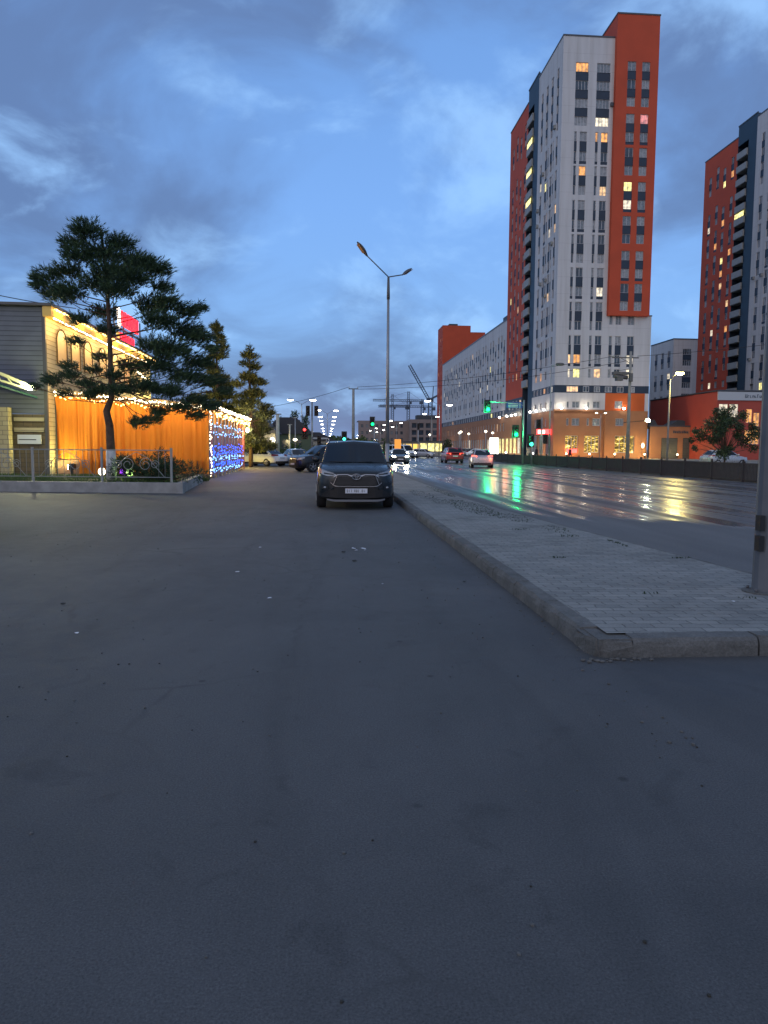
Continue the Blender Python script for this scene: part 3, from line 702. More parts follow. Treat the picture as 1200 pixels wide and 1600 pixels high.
    F.wall(O, Uy, S, 0, 14.5, 8.46, 11.6, WHITE_R, [(a, a + 1.0, 8.9, 10.2, glass(rn, .1)) for a in (1.5, 4.6, 7.8, 11.4)], .15)
    F.wall(O, Uy, S, 0, 14.5, 0, 8.46, BROWN, [(a, a + 1.1, 5.7, 7.1, glass(rn, .1)) for a in (1.5, 4.6, 7.8, 11.4)] + [(1.5, 4.6, .6, 4.0, GL[0]), (6.2, 9.2, .6, 4.0, GL[0]), (10.6, 13.4, .4, 4.0, GL[1])], .2)
    # ---- navy part with recessed loggias
    F.wall(O, Uy, S, 14.5, 17.6, 0, 72.8, TEAL)
    F.wall((X + 1.6, Yn, 0), Uy, S, 17.6, 21.8, 0, 72.8, NAVY)
    F.w.quad((0, 17.6, 0), (1.6, 17.6, 0), (1.6, 17.6, 72.8), (0, 17.6, 72.8), NAVY)
    F.w.quad((0, 21.8, 0), (1.6, 21.8, 0), (1.6, 21.8, 70.5), (0, 21.8, 70.5), NAVY)
    F.w.quad((0, 17.6, 68.6), (0, 21.8, 68.6), (0, 21.8, 72.8), (0, 17.6, 72.8), TEAL)
    F.w.quad((0, 17.6, 68.6), (0, 21.8, 68.6), (1.6, 21.8, 68.6), (1.6, 17.6, 68.6), TEAL)
    F.w.quad((0, 14.5, 71.9), (9, 14.5, 71.9), (9, 14.5, 72.8), (0, 14.5, 72.8), TEAL)
    F.w.quad((0, 14.5, 72.8), (9, 14.5, 72.8), (9, 21.8, 72.8), (0, 21.8, 72.8), ROOFM)
    F.w.quad((0, 21.8, 70.5), (9, 21.8, 70.5), (9, 21.8, 72.8), (0, 21.8, 72.8), TEAL)
    # ---- red part of the front
    rops = []
    for c, a in enumerate([1.3, 4.6, 7.6, 10.9]):
        z = 66.0 if c % 2 else 67.2
        for k in range(8):
            rops += stack(21.8 + a, 21.8 + a + 1.2, z, 2, rn, .10 if seed == 1 else .16, 1.5, 1.4, (k + c) % 2 == 0, pale=.55); z -= 5.72 if k else 8.6
        rops += stack(21.8 + a, 21.8 + a + 1.2, 17.6, 1, rn, .2, 1.5, 1.4)
    rops = [o for o in rops if o[2] > 13.2]
    seen = []; out = []
    for o in rops:
        if not any(o[0] == p[0] and o[2] < p[3] - 1e-3 and o[3] > p[2] + 1e-3 for p in out): out.append(o)
    F.wall(O, Uy, S, 21.8, 36.2, 12.3, 70.5, RED_R, out, .18)
    F.wall(O, Uy, S, 21.8, 36.2, 8.46, 12.3, NAVY, [(21.8 + a, 21.8 + a + 1.4, 10.0, 11.8, glass(rn, .1)) for a in (1, 4, 7, 10)], .15)
    F.wall(O, Uy, S, 21.8, 36.2, 0, 8.46, BROWN, [(21.8 + a, 21.8 + a + 2.4, .6, 3.9, LIT[3] if a > 3 else LIT[1]) for a in (1, 4.4, 7.8, 11.2)], .2)
    # far end, back, roofs with parapets
    F.w.quad((0, 36.2, 0), (9, 36.2, 0), (9, 36.2, 70.5), (0, 36.2, 70.5), RED_R)
    F.w.quad((9, 0, 25), (9, 36.2, 25), (9, 36.2, 70.5), (9, 0, 70.5), WHITE_R)
    F.w.quad((9, 12, 0), (9, 36.2, 0), (9, 36.2, 25), (9, 12, 25), WHITE_R)
    F.w.quad((0, 0, 71.9), (9.05, 0, 71.9), (9.05, 14.5, 71.9), (0, 14.5, 71.9), ROOFM)
    F.w.quad((0, 21.8, 70.5), (9, 21.8, 70.5), (9, 36.2, 70.5), (0, 36.2, 70.5), ROOFM)
    F.w.quad((9, 0, 70.5), (9, 14.5, 70.5), (9, 14.5, 71.9), (9, 0, 71.9), WHITE_R)
    F.finish(FRAME_W)
    for bx in ([(-.08, 9.0, -.08, .15, 71.9, 72.15), (-.08, .15, .15, 14.5, 71.9, 72.15)], [(-.08, .15, 14.5, 21.9, 72.8, 73.05)], [(-.08, .15, 21.9, 36.3, 70.5, 70.75)], [(8.97, 16.58, -.98, -.75, 75.4, 75.65), (8.97, 9.2, -.75, 14, 75.4, 75.65)], [(9.05, 17.4, -.06, .15, 25.2, 25.4)]):
        cop = MB()
        for q in bx: cop.box(*q, FRAME_D)
        cop.build('roof_coping', F.root)
    ra = random.Random(seed + 40)
    for k in range(9):
        yy = ra.choice([3.6, 6.9, 10.2, 13.2]); zz = 18 + 2.86 * ra.randrange(17)
        ac = MB(); ac.box(-.42, -.02, yy - .4, yy + .4, zz, zz + .55, GREYB); ac.box(-.44, -.42, yy - .3, yy + .3, zz + .06, zz + .49, FRAME_D); ac.build('air_conditioner', F.root)
    ac = MB(); ac.box(8.5, 9.0, -.40, -.02, 60.6, 61.2, FRAME_D); ac.build('air_conditioner', F.root)
    for k in range(19):
        zb = 14.2 + k * 2.86; lit = (seed == 1 and k in (12, 14, 16)) or (seed == 2 and k == 13)
        bl = MB(); bl.box(-.25, 1.55, 17.75, 21.65, zb - .18, zb, GREYB); bl.box(-.32, -.25, 17.75, 21.65, zb - .1, zb + 1.25, GREYB); bl.box(-.25, 0, 17.75, 17.82, zb, zb + 1.25, GREYB)
        if lit: bl.box(-.26, -.20, 17.9, 21.5, zb + 1.4, zb + 2.4, LIT[3])
        bl.build('balcony', F.root)
    return F

T1 = tower('apartment_tower', 'tall white tower with a red upper corner block and navy balcony strip, nearest tower to the crossroads', 40.36, 130, 1)
T2 = tower('apartment_tower', 'tower cut by the frame edge, its long red front dotted with lit windows', 91.0, 142.0, 2)
T1.root['label'] = 'tall white tower with red upper corner block and navy balcony strip beside the traffic lights'
T2.root['label'] = 'further red, navy and white tower behind the low red shop building'

# small corner wall lamps on the podium ledges
def wall_lamp(x, y, z, label, nx, ny, e=E_COOL):
    b = MB(); b.box(-.12, .12, -.12, .12, -.12, .12, BLACK); b.ell((nx * .28, ny * .28, 0), (.24, .24, .20), e, 8, 6)
    o = b.build('wall_lamp', None, (x, y, z)); tag(o, label, 'wall lamp', 'uplights on the podium ledge')
    return o
for (x, y, z, nx, ny, lb) in [(40.0, 134.0, 8.75, -1, 0, 'podium uplight nearest the white corner of the tall tower'), (40.0, 139.0, 8.75, -1, 0, 'podium uplight second from the white corner of the tall tower'), (40.0, 143.2, 8.75, -1, 0, 'podium uplight just before the navy balcony strip'),
                              (40.0, 154.5, 8.75, -1, 0, 'podium uplight first past the navy balcony strip, below the red front'), (40.0, 158, 8.75, -1, 0, 'podium uplight second past the navy balcony strip'), (40.0, 162, 8.75, -1, 0, 'podium uplight third past the navy balcony strip'), (40.0, 169, 8.75, -1, 0, 'podium uplight on the pale mid-rise front'),
                              (41.5, 129.6, 8.85, 0, -1, 'podium uplight by the white corner facing the crossroads'), (46.0, 129.6, 8.85, 0, -1, 'podium uplight between the two white window columns'), (52.9, 129.6, 8.85, 0, -1, 'podium uplight on the orange panel')]:
    wall_lamp(x, y, z, lb, nx, ny)
    point('uplight', (x + nx * .7, y + ny * .7, z + .3), (1, .82, .55), 60, .15)

# ---- long pale mid-rise down the street
rn = random.Random(11)
F = Facade('mid_rise_block', 'long pale grey ten storey block receding down the street behind the tall tower', 'apartment block', None, (40.36, 166.2, 0))
O = (40.36, 166.2, 0); L_ = 93.0
ops = []
u = 1.6; c = 0
while u < L_ - 3:
    for k, tz in enumerate([27.6, 21.8, 16.0]):
        z = tz - (0 if c % 3 else 1.3)
        if z - 4.8 > 10.4: ops += stack(u, u + 1.25, z, 2, rn, .045, 1.5, 1.4, c % 2 == 0, pale=.4)
    u += 3.05 if c % 3 else 2.5; c += 1
F.wall(O, (0, 1, 0), (-1, 0, 0), 0, L_, 10.3, 30.3, WHITE_R, ops, .18)
F.wall(O, (0, 1, 0), (-1, 0, 0), 0, L_, 8.9, 10.3, NAVY, [(a * 3.1 + 1, a * 3.1 + 2.6, 9.05, 10.15, glass(rn, .05)) for a in range(29)], .12)
F.wall(O, (0, 1, 0), (-1, 0, 0), 0, L_, 0, 8.9, BROWN, [(a * 3.1 + 1, a * 3.1 + 2.2, 5.6, 7.4, glass(rn, .04, .2)) for a in range(29)] + [(a * 3.1 + .6, a * 3.1 + 3.0, .5, 3.9, LIT[3] if a < 5 else (LIT[1] if rn.random() < .25 else GL[0])) for a in range(29)], .2)
F.box(40.36, 60, 166.25, 166.2 + L_, 30.28, 30.3, ROOFM)
F.box(40.28, 40.5, 166.25, 166.2 + L_, 30.3, 30.6, FRAME_D)
F.box(40.36, 60, 166.22, 166.25, 0, 30.3, WHITE_R)
F.box(42, 50, 169, 177, 30.3, 32.6, NAVY)
F.finish()
F = Facade('corner_tower', 'plain brick red block rising at the far end of the pale mid-rise', 'apartment block', None, (40.36, 259.4, 0))
rn = random.Random(5)
ops = []
for a in (1.2, 4.6, 8.0):
    for k in range(11): ops.append((a, a + 1.2, 10 + k * 2.9, 11.5 + k * 2.9, glass(rn, .08)))
F.wall((40.3, 259.4, 0), (0, 1, 0), (-1, 0, 0), 0, 11, 0, 44.2, RED_R, ops)
F.wall((40.3, 259.4, 0), (1, 0, 0), (0, -1, 0), 0, 9.8, 0, 44.2, RED_R); F.wall((40.3, 259.4, 0), (1, 0, 0), (0, -1, 0), 9.8, 15, 0, 42.0, RED_R)
F.box(40.3, 50.1, 259.5, 270, 44.15, 44.25, ROOFM); F.box(50.1, 55.3, 259.5, 270, 41.95, 42.05, ROOFM); F.box(50.08, 50.12, 259.41, 270, 42.0, 44.2, RED_R)
F.box(43, 46, 262, 265, 44.25, 45.2, ROOFM)
F.finish()
# ---- white block seen between the two towers
rn = random.Random(8)
F = Facade('courtyard_block', 'white ten storey block standing in the gap between the two towers', 'apartment block', None, (90.5, 190, 0))
ops = []
for a in (1.6, 5.4, 9.2):
    for tz in (27.6, 21.8, 16.0, 10.2): ops += stack(a, a + 1.6, tz, 2, rn, .12, 1.5, 1.4, pale=.3)
F.wall((90.5, 190, 0), (0, 1, 0), (-1, 0, 0), 0, 13.6, 0, 30.4, WHITE_R, ops, .2)
ops = []
for a, b in ((2.6, 4.9), (8.6, 10.9)):
    for tz in (28.0, 22.2, 16.4, 10.6): ops += stack(a, b, tz, 2, rn, .12, 1.5, 1.4, pale=.3)
F.wall((90.5, 190, 0), (1, 0, 0), (0, -1, 0), 0, 14, 0, 30.4, WHITE_R, ops, .2)
F.box(90.5, 104.5, 190.05, 203.6, 30.35, 30.4, ROOFM); F.box(90.4, 104.5, 189.9, 190.1, 30.4, 30.65, FRAME_D); F.box(90.4, 90.6, 190.1, 203.7, 30.4, 30.65, TEAL); F.box(90.5, 104.5, 203.55, 203.6, 0, 30.4, WHITE_R)
F.finish()
# ---- low red commercial building with a white fascia
F = Facade('shop_building', 'low red shop building with a white fascia strip and glowing windows', 'shop building', None, (65.15, 120, 0))
rn = random.Random(4)
RED2 = mat('red_cladding', (.38, .058, .034), .6, noise=(.3, .08))
ops = [(.3, 1.9, 7.1, 9.3, LIT[1]), (2.1, 3.7, 7.1, 9.3, LIT[1]), (5.1, 6.2, 6.2, 8.5, LIT[2]), (6.4, 7.5, 5.6, 7.9, LIT[2]), (5.0, 7.6, 2.6, 5.0, LIT[2]), (8.4, 10, 5.6, 8.3, LIT[0])]
F.wall((65.15, 120, 0), (1, 0, 0), (0, -1, 0), 0, 16, 0, 9.9, RED2, ops, .25)
F.wall((65.15, 120, 0), (0, 1, 0), (-1, 0, 0), 0, 26, 0, 11.4, RED2)
F.box(65.15, 81, 120.05, 146, 11.3, 11.42, ROOFM)
F.box(65.10, 81, 119.72, 120.0, 9.9, 11.3, mat('white_fascia', (.42, .44, .46), .5)); F.box(65.05, 81, 119.7, 120.1, 11.42, 11.6, FRAME_D); F.box(65.05, 65.2, 120.1, 146, 11.42, 11.6, FRAME_D)
F.finish(FRAME_W)
s = MB()
u = 4.6
for k in range(13):
    h = .55 if k in (0, 5, 9) else .38
    s.box(u, u + .07, -.34, -.29, .45, .45 + h, TEAL); s.box(u + .07, u + .24, -.34, -.29, .45 + (h - .07 if k % 2 else .0), .52 + (h - .07 if k % 2 else .0), TEAL)
    if k % 3 == 0: s.box(u + .24, u + .31, -.34, -.29, .45, .45 + h, TEAL)
    u += .42
tag(s.build('fascia_sign', F.root, (0, 0, 9.9)), 'small dark blue lettering on the white strip')
# ---- brown annex with two roller doors
F = Facade('garage_annex', 'single storey brown annex with two grey roller doors beside the tall tower', 'annex', None, (57.8, 129, 0))
SHUT = siding('roller_shutter', (.085, .095, .085), .3)
F.wall((57.7, 129, 0), (1, 0, 0), (0, -1, 0), 0, 22, 0, 5.7, BROWN, [(2.2, 5.2, .0, 3.7, 'dark'), (6.2, 10.2, .0, 3.7, 'dark')])
F.box(57.7, 79.7, 129.05, 141, 5.6, 5.7, ROOFM); F.box(57.6, 79.8, 128.9, 129.1, 5.7, 5.95, FRAME_D)
F.finish()
for a, b in ((2.25, 5.15), (6.25, 10.15)):
    d = MB(); d.box(a - .1, b - .1, -.03, .03, 0, 3.65, SHUT); d.build('roller_door', F.root)
s = MB()
for k in range(9): s.box(4.2 + k * .32, 4.42 + k * .32, -.08, -.02, 4.55, 4.55 + (.35 if k % 3 else .45), FRAME_D)
s.build('lettering', F.root)
for cx, w_ in ((59.2, 2.0), (64.3, 5.0)):
    h = MB(); h.prism([(-w_ / 2, 0), (w_ / 2, 0), (w_ * .1, 1.25), (-w_ * .1, 1.25)], 'y', 0, 3, ROOFM)
    tag(h.build('roof_hatch', None, (cx, 131, 5.72)), 'narrow dark pitched hood on the annex roof near the tower' if w_ < 3 else 'wide dark pitched hood on the annex roof', 'roof hood', 'dark hoods on the annex roof')
# ---- lit ground: lamps along the podium foot
for x, y, w_, c_ in [(42, 127.5, 260, (1, .62, .16)), (46.2, 127.5, 260, (1, .62, .16)), (50.5, 126.8, 260, (1, .62, .16)), (56.0, 127.0, 420, (1, .72, .25)), (38.4, 136, 200, (1, .75, .35)), (62, 127.0, 120, (1, .7, .3)), (38.2, 156, 350, (1, .82, .4)), (38.2, 164, 350, (1, .82, .4)), (38, 176, 350, (1, .7, .4)), (37.6, 192, 300, (1, .7, .4)), (37.6, 212, 300, (1, .7, .4)), (37.6, 236, 300, (1, .75, .5))]:
    b = MB(); b.tube([(0, 0, 0), (0, 0, .55)], .06, BLACK, 6); b.ell((0, 0, .65), (.16, .16, .13), E_COOL if x < 40 else E_WHITEB, 8, 6)
    tag(b.build('bollard_lamp', None, (x, y, .1)), 'low path lamp glowing at the foot of the brown podium', 'path lamp', 'path lamps along the podium')
    point('lamp_light', (x, y, 1.05), c_, w_, .15)
# ------------------------------------------------------------------ street lamps and poles
def street_lamp():
    """the twin-armed grey lamp on the paved strip, unlit"""
    r_ = empty('street_lamp', (2.78, 34, .15), 0, 'tall unlit grey lamp post with two splayed arms rising behind the parked dark SUV', 'street lamp')
    p = MB(); p.tube([(0, 0, 0), (0, 0, .02)], .19, STEEL, 12); p.tube([(0, 0, .02), (0, 0, 1.6)], [.105, .098], STEEL, 12); p.tube([(0, 0, 1.6), (0, 0, 8.3)], [.085, .055], STEEL, 12); p.build('pole', r_)
    p = MB(); p.tube([(0, 0, 8.1), (0, 0, 8.45), (0, 0, 9.1)], [.075, .07, .05], POLE_D, 10); p.build('sleeve', r_)
    for end, droop in (((-1.02, -.5, 9.88), 1), ((.70, .35, 9.28), 0)):
        a = MB(); a.tube([(0, 0, 9.08), tuple(Vector((0, 0, 9.08)).lerp(Vector(end), 1.0))], .026, POLE_D, 8); a.build('arm', r_)
        d = (Vector(end) - Vector((0, 0, 9.08))).normalized(); d.z += .30 if droop else .45; d.normalize(); s_ = d.cross(Vector((0, 0, 1))).normalized(); n_ = s_.cross(d)
        h = MB(); L_ = .75 if droop else .62; vs = []; K = 8
        prof = [.055, .10, .14, .155, .155, .14, .10, .04]
        for k in range(K):
            c = Vector(end) + d * (L_ * k / (K - 1) - .05)
            for j in range(10):
                t = 2 * math.pi * j / 10; vs.append(c + s_ * math.cos(t) * prof[k] + n_ * (math.sin(t) * prof[k] * (.55 if math.sin(t) > 0 else .25)))
        fs = [tuple(range(10)), tuple(range((K - 1) * 10, K * 10))[::-1]] + [(k * 10 + j, (k + 1) * 10 + j, (k + 1) * 10 + (j + 1) % 10, k * 10 + (j + 1) % 10) for k in range(K - 1) for j in range(10)]
        h.add(vs, fs, POLE_D, True); hd = h.build('lamp_head', r_)
        g_ = MB(); c = Vector(end) + d * (L_ * .52); g_.obox(c - d * .22 - s_ * .09 - n_ * .06, d * .44, s_ * .18, n_ * .02, mat('amber_lens', (.42, .20, .07), .35)); g_.build('lens', hd)
street_lamp()
# near pole at the frame edge
r_ = empty('lamp_post', (4.335, 6.95, .15), 0, 'thick pale grey post with two black bands standing on the near paving', 'post')
p = MB(); p.tube([(0, 0, 0), (0, 0, 9)], [.108, .065], mat('post_grey', (.125, .135, .15), .55, .3, noise=(2.2, .25), bump=(14, .3, .004)), 12, smooth=False); p.build('pole', r_)
p = MB(); p.tube([(0, 0, -.005), (0, 0, .014)], .20, KERB, 14)
for k in range(4): a_ = k * 1.571 + .6; p.tube([(.155 * math.cos(a_), .155 * math.sin(a_), .01), (.155 * math.cos(a_), .155 * math.sin(a_), .045)], .014, POLE_D, 6)
p.build('base_collar', r_)
for z in (.42, .62):
    b = MB(); b.box(-.135, -.085, -.11, -.03, z, z + .15, BLACK); b.build('black_plate', r_)
r_['label'] = 'thick pale grey post with two small black plates standing on the paving beside the road'

def lit_lamp(name, x, y, h, heads, label, group, e=E_COOL, watt=0, col=(1, .9, .75), r=.09, hs=(.5, .22, .12), cat='street lamp', pm=STEEL, z0=0):
    r_ = empty(name, (x, y, z0), 0, label, cat, group)
    p = MB(); p.tube([(0, 0, 0), (0, 0, h)], [r, r * .6], pm, 8); p.build('pole', r_)
    for hx, hz in heads:
        a = MB(); a.tube([(0, 0, h - .1), (hx * .5, 0, h + (hz - h) * .7), (hx, 0, hz)], r * .4, pm, 6); a.build('arm', r_)
        hd = MB(); hd.ell((hx, 0, hz + .05), (hs[0] * .9, hs[1], hs[2]), POLE_D, 8, 5); ho = hd.build('lamp_head', r_)
        b = MB(); b.ell((hx, 0, hz - .04), hs, e, 8, 5); b.build('lens', ho)
    if watt: point('lamp_light', (x + heads[0][0], y, z0 + heads[0][1] - .4), col, watt, .3)
    return r_
# median row of twin lamps receding down the street
ms = lit_lamp('twin_street_lamp', -3.9, 118, 8.4, [(-1.75, 9.0), (1.75, 9.0)], 'nearest lit twin-armed lamp of the row above the parked cars', 'twin street lamps down the street')
for k, (x, y, lb) in enumerate([(.15, 150, 'second lit twin lamp of the row receding past the traffic signals'), (.2, 182, 'third lit twin lamp of the receding row'), (.25, 208, 'fourth lit twin lamp of the receding row'), (.3, 240, 'fifth lit twin lamp of the receding row'), (.3, 290, 'sixth lit twin lamp of the receding row'),
                                (.3, 340, 'seventh lit twin lamp of the receding row'), (.4, 400, 'eighth lit twin lamp of the receding row'), (.4, 480, 'ninth lit twin lamp of the receding row'), (.4, 580, 'last and smallest lit twin lamp of the receding row')]):
    c = copy_tree(ms); c.location = (x, y, 0); c['label'] = lb
ms = lit_lamp('road_lamp', 18.3, 120, 8.6, [(-2.0, 9.2), (1.6, 8.6)], 'nearest lit road lamp in front of the brick red block', 'road lamps along the carriageway')
for k, (x, y, lb) in enumerate([(23.4, 165, 'second lit road lamp, beside the foot of the brick red block'), (19.6, 208, 'third lit road lamp before the unfinished concrete building'), (20.6, 246, 'fourth lit road lamp before the concrete building'), (21, 290, 'fifth lit road lamp before the concrete building'),
                                (21, 330, 'sixth lit road lamp before the concrete building'), (20.8, 390, 'seventh lit road lamp, far down the road'), (20.8, 460, 'eighth lit road lamp, far down the road'), (20.8, 540, 'last lit road lamp, far down the road')]):
    c = copy_tree(ms); c.location = (x, y, 0); c['label'] = lb; c.scale.x = .8
lit_lamp('street_lamp', 29.35, 62, 7.6, [(.85, 8.15)], 'pale lamp post with one glowing yellow head behind the road railing', None, E_SODIUM, 1300, (1, .80, .25), .10, (.36, .2, .16), pm=POLE_C)
lit_lamp('street_lamp', 22.9, 75, 10.1, [(.9, 10.2)], 'slim unlit pole in front of the white corner of the tall tower', None, POLE_D, r=.09)
lit_lamp('street_lamp', 42.2, 112, 7.0, [(-.7, 7.2), (.7, 7.2)], 'thin lamp post in front of the shop windows of the tall tower', None, E_WHITEB, r=.07, hs=(.2, .15, .1))
b = MB(); b.ell((0, 0, 0), (.42, .3, .3), E_FLOOD, 10, 7); b.box(-.3, .3, .2, .5, -.2, .3, BLACK); b.tube([(0, .3, 0), (0, 10, 0)], .06, BLACK, 6)
tag(b.build('flood_light', None, (52.6, 118.5, 6.35)), 'bright white floodlight at the tower side of the garage annex', 'floodlight')
point('flood', (52.6, 117.9, 6.3), (.95, 1, .75), 500, .3)

# utility poles
def insul(b, x, z): b.tube([(x, 0, z), (x, 0, z + .22)], .05, mat('insulator', (.45, .45, .42), .3), 6)
r_ = empty('utility_pole', (3.4, 95, 0), 0, 'plain concrete utility pole with one short crossarm seen above the parked SUV roof', 'utility pole')
p = MB(); p.tube([(0, 0, 0), (0, 0, 9)], [.22, .15], POLE_C, 8); p.build('pole', r_)
p = MB(); p.box(-.62, .62, -.06, .06, 8.95, 9.07, POLE_D); insul(p, -.55, 9.07); insul(p, .55, 9.07); p.build('crossarm', r_)
r_ = empty('utility_pole', (33.3, 80, 0), 0, 'tall grey utility pole with crossarm and hanging equipment in front of the tower', 'utility pole')
p = MB(); p.tube([(0, 0, 0), (0, 0, 12.3)], [.22, .15], POLE_C, 8); p.build('pole', r_)
p = MB(); p.box(-2.1, .9, -.06, .06, 11.55, 11.67, POLE_D); [insul(p, x, 11.67) for x in (-2, -1.3, -.6, .2, .8)]; p.bar((0, 0, 11.0), (-1.2, 0, 11.6), .05, .05, POLE_D); p.build('crossarm', r_)
p = MB(); p.box(-2.0, -.25, -.25, .25, 9.75, 10.05, POLE_D); p.tube([(-1.9, 0, 9.6), (-.3, 0, 9.45)], .22, POLE_D, 8); p.bar((-.2, 0, 10.4), (-1.9, 0, 10.05), .05, .05, POLE_D); p.box(-1.6, -.9, -.3, .3, 9.1, 9.5, POLE_D); p.build('transformer_box', r_)
p = MB(); p.bar((0, -.2, 9.9), (0, -.2, 9.0), .35, .35, POLE_D); p.build('switch_box', r_)
def wire(a, b, sag, label, rad=.02):
    a, b = Vector(a), Vector(b); m = MB(); pts = [a.lerp(b, k / 20) - Vector((0, 0, sag * 4 * (k / 20) * (1 - k / 20))) for k in range(21)]
    m.tube(pts, rad, WIREM, 5); tag(m.build('overhead_wire'), label, 'wire', 'overhead wires')
wire((3.9, 95, 9.25), (31.4, 80, 11.75), .5, 'overhead wire crossing the front of the tall tower, upper of two', .025)
wire((4.0, 95.3, 9.0), (33.0, 80.3, 11.3), .7, 'overhead wire crossing the front of the tall tower, lower of two', .025)
wire((2.85, 95, 9.25), (-16, 92, 5.6), .8, 'overhead wire dipping from the plain concrete pole towards the pines', .025)
wire((34.1, 80, 11.8), (60, 66, 14.4), .5, 'overhead wire leaving the equipment pole past the white courtyard block', .025)
wire((-20, 27.6, 9.1), (-11.6, 36, 7.9), .35, 'overhead wire coming down to the restaurant roof', .018)

# ------------------------------------------------------------------ traffic signals
def signal(name, x, y, label, heads, pole_h, arm=None, sign=None, group='traffic signals at the crossroads', pm=STEEL):
    r_ = empty(name, (x, y, 0), 0, label, 'traffic signal', group)
    p = MB(); p.tube([(0, 0, 0), (0, 0, pole_h)], [.10, .08], pm, 8); p.build('pole', r_)
    if arm:
        p = MB(); p.tube([(0, 0, arm[1] - .25), (arm[0] * .3, 0, arm[1]), (arm[0], 0, arm[1] + .1)], .06, pm, 8); p.build('arm', r_)
    for hx, hz, which in heads:
        b = MB(); b.box(hx - .2, hx + .2, -.16, .16, hz - .5, hz + .5, BLACK)
        if which != 'back': b.box(hx - .34, hx + .34, .16, .19, hz - .64, hz + .64, BLACK)
        ho = b.build('signal_head', r_)
        for k, c in enumerate((E_REDL, None, E_GREEN)):
            zz = hz + .32 - k * .32
            on = (which == 'green' and k == 2) or (which == 'red' and k == 0) or (which == 'cyan' and k == 2)
            l = MB(); l.ell((hx, -.17, zz), (.20 if on and k == 2 else .14, .05, .20 if on and k == 2 else .14), (E_CYAN if which == 'cyan' else c) if on else mat('dark_lens', (.03, .02, .02), .3), 10, 6)
            l.build('signal_lamp', ho)
            v = MB(); v.tube([(hx, -.16, zz + .06), (hx, -.36, zz + .05)], [.155, .155], BLACK, 10, False); v.build('visor', ho)
    return r_
g1 = signal('traffic_signal', 19.6, 73, 'tall signal mast with an overhanging green light and a blue direction sign', [(-3.65, 5.75, 'green'), (-.75, 3.3, 'green')], 6.4, (-3.65, 6.1))
b = MB(); b.box(-1.75, -.15, -.05, .0, 5.6, 6.2, mat('sign_blue', (.02, .06, .28), .4))
for q in ((-1.6, 5.98), (-1.6, 5.82), (-1.6, 5.68)):
    b.box(q[0], q[0] + 1.0, -.056, -.05, q[1], q[1] + .06, mat('sign_white_paint', (.6, .6, .62), .5)); b.box(q[0] + 1.12, q[0] + 1.25, -.056, -.05, q[1], q[1] + .06, MATS['sign_white_paint'])
b.build('direction_sign', g1)
point('signal_glow', (15.95, 72.2, 5.4), (.02, 1, .30), 420, .22); point('signal_glow', (18.85, 72.2, 3.0), (.02, 1, .30), 300, .22)
signal('pedestrian_signal', 20.1, 71.5, 'low signal post with a pale green lamp beside the tall signal mast', [(-.1, 2.35, 'cyan')], 2.9)
signal('traffic_signal', 6.1, 95, 'signal mast with a green light seen left of the tall unlit lamp post', [(-.25, 4.9, 'green')], 5.4)
signal('pedestrian_signal', 2.3, 93, 'small pale green signal just above the parked SUV roof', [(-.1, 2.95, 'cyan')], 3.4)
signal('traffic_signal', 22.2, 75.5, 'signal post with dark heads beside the slim unlit pole', [(-.35, 4.1, 'back'), (.4, 2.6, 'back')], 4.8)
signal('traffic_signal', 14.6, 118, 'far signal mast with an amber cast below the road lamps', [(0, 5.0, 'back')], 5.6)
signal('traffic_signal', -1.45, 75, 'dark signal post carrying two back-to-back heads near the parked cars', [(-.42, 5.2, 'back'), (.42, 5.2, 'back'), (-.75, 3.0, 'red'), (.7, 2.2, 'back')], 6.1)

# ------------------------------------------------------------------ cars
def P_(b, prof, w0, inset=0): return prof

def ringsec(y, zb, zt, w, wt, crown=.03, sill=.9):
    half = [(0, zb), (w * sill * .9, zb), (w * 1.01, zb + .08), (w * 1.03, zb + (zt - zb) * .42), (w * 1.02, zb + (zt - zb) * .76), (wt + (w - wt) * .75, zt - .03), (wt * .82, zt + crown * .2), (0, zt + crown)]
    pts = [(x, y, z) for x, z in half] + [(-x, y, z) for x, z in half[-2:0:-1]]
    return pts
def loft(mb, rings, m, smooth=True, low=None):
    n = len(rings[0]); vs = [p for r_ in rings for p in r_]; fs = []
    for k in range(len(rings) - 1):
        for j in range(n): fs.append((k * n + j, k * n + (j + 1) % n, (k + 1) * n + (j + 1) % n, (k + 1) * n + j))
    fs.append(tuple(range(n))[::-1]); fs.append(tuple(range((len(rings) - 1) * n, len(rings) * n)))
    mb.add(vs, fs, m, smooth)
    if low:
        i = mb.mi(low); base = len(mb.m) - len(fs)
        for q in range(len(fs) - 2):
            if q % n in (0, 1, n - 1, n - 2): mb.m[base + q] = i

